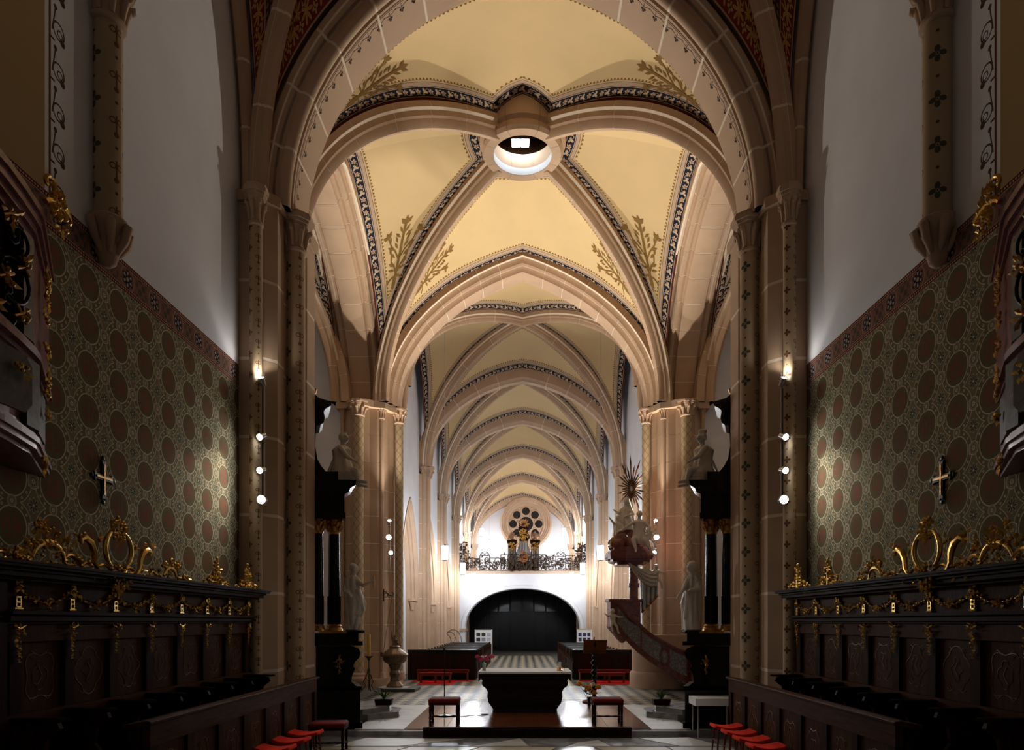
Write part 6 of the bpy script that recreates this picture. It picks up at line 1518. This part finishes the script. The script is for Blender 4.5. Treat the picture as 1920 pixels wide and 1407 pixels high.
t = thing('porch_cabinet', 'low dark wooden cabinet in the porch behind the notice board', 'cabinet', (-2.4, 43.6, 0)); MB().box((0, 0, .75), (.9, .5, 1.5)).build('body', M['wood_panel'], t); MB().box((0, -.02, 1.53), (1.0, .6, .06)).build('top', M['wood_panel'], t); MB().box((0, -.255, .7), (.7, .02, 1.1)).build('door', M['wood'], t)
# sprigs painted on the crossing vault
def sprig(Ei, Di, i0, i1, name='painted_sprig', big=True):
    """plant drawn on the cell between curves E and D along its middle line"""
    n = len(Ei); L = np.array([np.linalg.norm(Di[i]-Ei[i]) for i in range(n)]); Cn = (Ei+Di)/2
    q = np.concatenate([[0], np.cumsum(np.linalg.norm(np.diff(Cn, axis=0), axis=1))])
    def at(a, b_):
        x = np.interp(a, q, np.arange(n)); i = min(int(x), n-2); f = x-i
        E_ = Ei[i]*(1-f)+Ei[i+1]*f; D_ = Di[i]*(1-f)+Di[i+1]*f; l = np.linalg.norm(D_-E_); s_ = .5+b_/l
        p = E_*(1-s_)+D_*s_; p = p+np.array((0, 0, 1))*.25*4*s_*(1-s_)*min(1, l/2.5)**1.5
        return Vector(p)-Vector((0, 0, .012))
    return at, q
PB = plain('sprig_brown_paint', (.24, .14, .04), .85, var=.2, scale=5, spec=.2)
def strip(mb, at, pts, wd):
    vs = []
    for i, (a, b_) in enumerate(pts):
        p, nx = pts[max(0, i-1)], pts[min(len(pts)-1, i+1)]; da, db = nx[0]-p[0], nx[1]-p[1]; l = math.hypot(da, db) or 1
        w_ = .85*(wd if isinstance(wd, float) else wd[i]); vs += [at(a-db/l*w_, b_+da/l*w_), at(a+db/l*w_, b_-da/l*w_)]
    mb.add(vs, [(2*i, 2*i+1, 2*i+3, 2*i+2) for i in range(len(pts)-1)])
def plant(mb, at, a0, h):
    f = lambda a, b_: (a0+a*h, b_*h)
    strip(mb, at, [f(0, 0), f(.35, .01), (a0+.7*h, 0), f(.92, 0)], .014*h*2)
    for q in (-1, 1):
        strip(mb, at, [f(.05, 0), f(.2, q*.06), f(.3, q*.14), f(.42, q*.16)], .016*h); strip(mb, at, [f(.3, 0), f(.45, q*.09), f(.58, q*.2), f(.72, q*.28)], .014*h)
        for (a, b_, an) in ((.42, .16, .5), (.2, .08, .9), (.35, .08, .8), (.5, .06, .6), (.6, .08, .5), (.5, .15, 1.0), (.62, .22, .2), (.12, .05, 1.2), (.75, .03, .5), (.68, .05, .9)):
            L = .13; e = f(a+L*math.cos(an), q*(b_+L*math.sin(an))); s0 = f(a, q*b_); md = ((s0[0]+e[0])/2, (s0[1]+e[1])/2); strip(mb, at, [s0, md, e], [.005*h, .026*h, .002*h])
        for k in (-.7, 0, .7): e = f(.72+.12*math.cos(k+.5), q*(.28+.12*math.sin(k+.5))); s0 = f(.72, q*.28); strip(mb, at, [s0, ((s0[0]+e[0])/2, (s0[1]+e[1])/2), e], [.01*h, .036*h, .004*h])
    for k in (-.8, 0, .8): e = f(.90+.14*math.cos(k), .14*math.sin(k)); s0 = f(.88, 0); strip(mb, at, [s0, ((s0[0]+e[0])/2, (s0[1]+e[1])/2), e], [.012*h, .045*h, .004*h])
    for q in (-1, 1): strip(mb, at, [f(-.06, q*.15), f(.0, q*.08), f(.015, 0)], .018*h)
    strip(mb, at, [f(.0, 0), f(-.12, .0), f(-.25, 0)], [.04*h, .05*h, .004*h])
for ci in range(4):
    cs = [(-4.62, 13.3), (4.62, 13.3), (4.62, 22.2), (-4.62, 22.2)]; rp = CRN[ci][0]
    c0 = cs[ci]
    for oth, za in ((cs[(ci+1) % 4], None), (cs[(ci-1) % 4], None)):
        edge_y = abs(oth[1]-c0[1]) < .01; z_ = (14.85 if c0[1] < 17 else 13.97) if edge_y else 14.2
        E_, _, qE = half_ellipse((*c0, 9.22), ((c0[0]+oth[0])/2, (c0[1]+oth[1])/2, z_), .8 if edge_y and c0[1] > 17 else .25, 48)
        at, q = sprig(E_, rp, 0, 0); mb = MB(); plant(mb, at, 3.75 if not edge_y else 3.85, 1.65 if not edge_y else 1.4); mb.build('painted_sprig', PB, CRV)
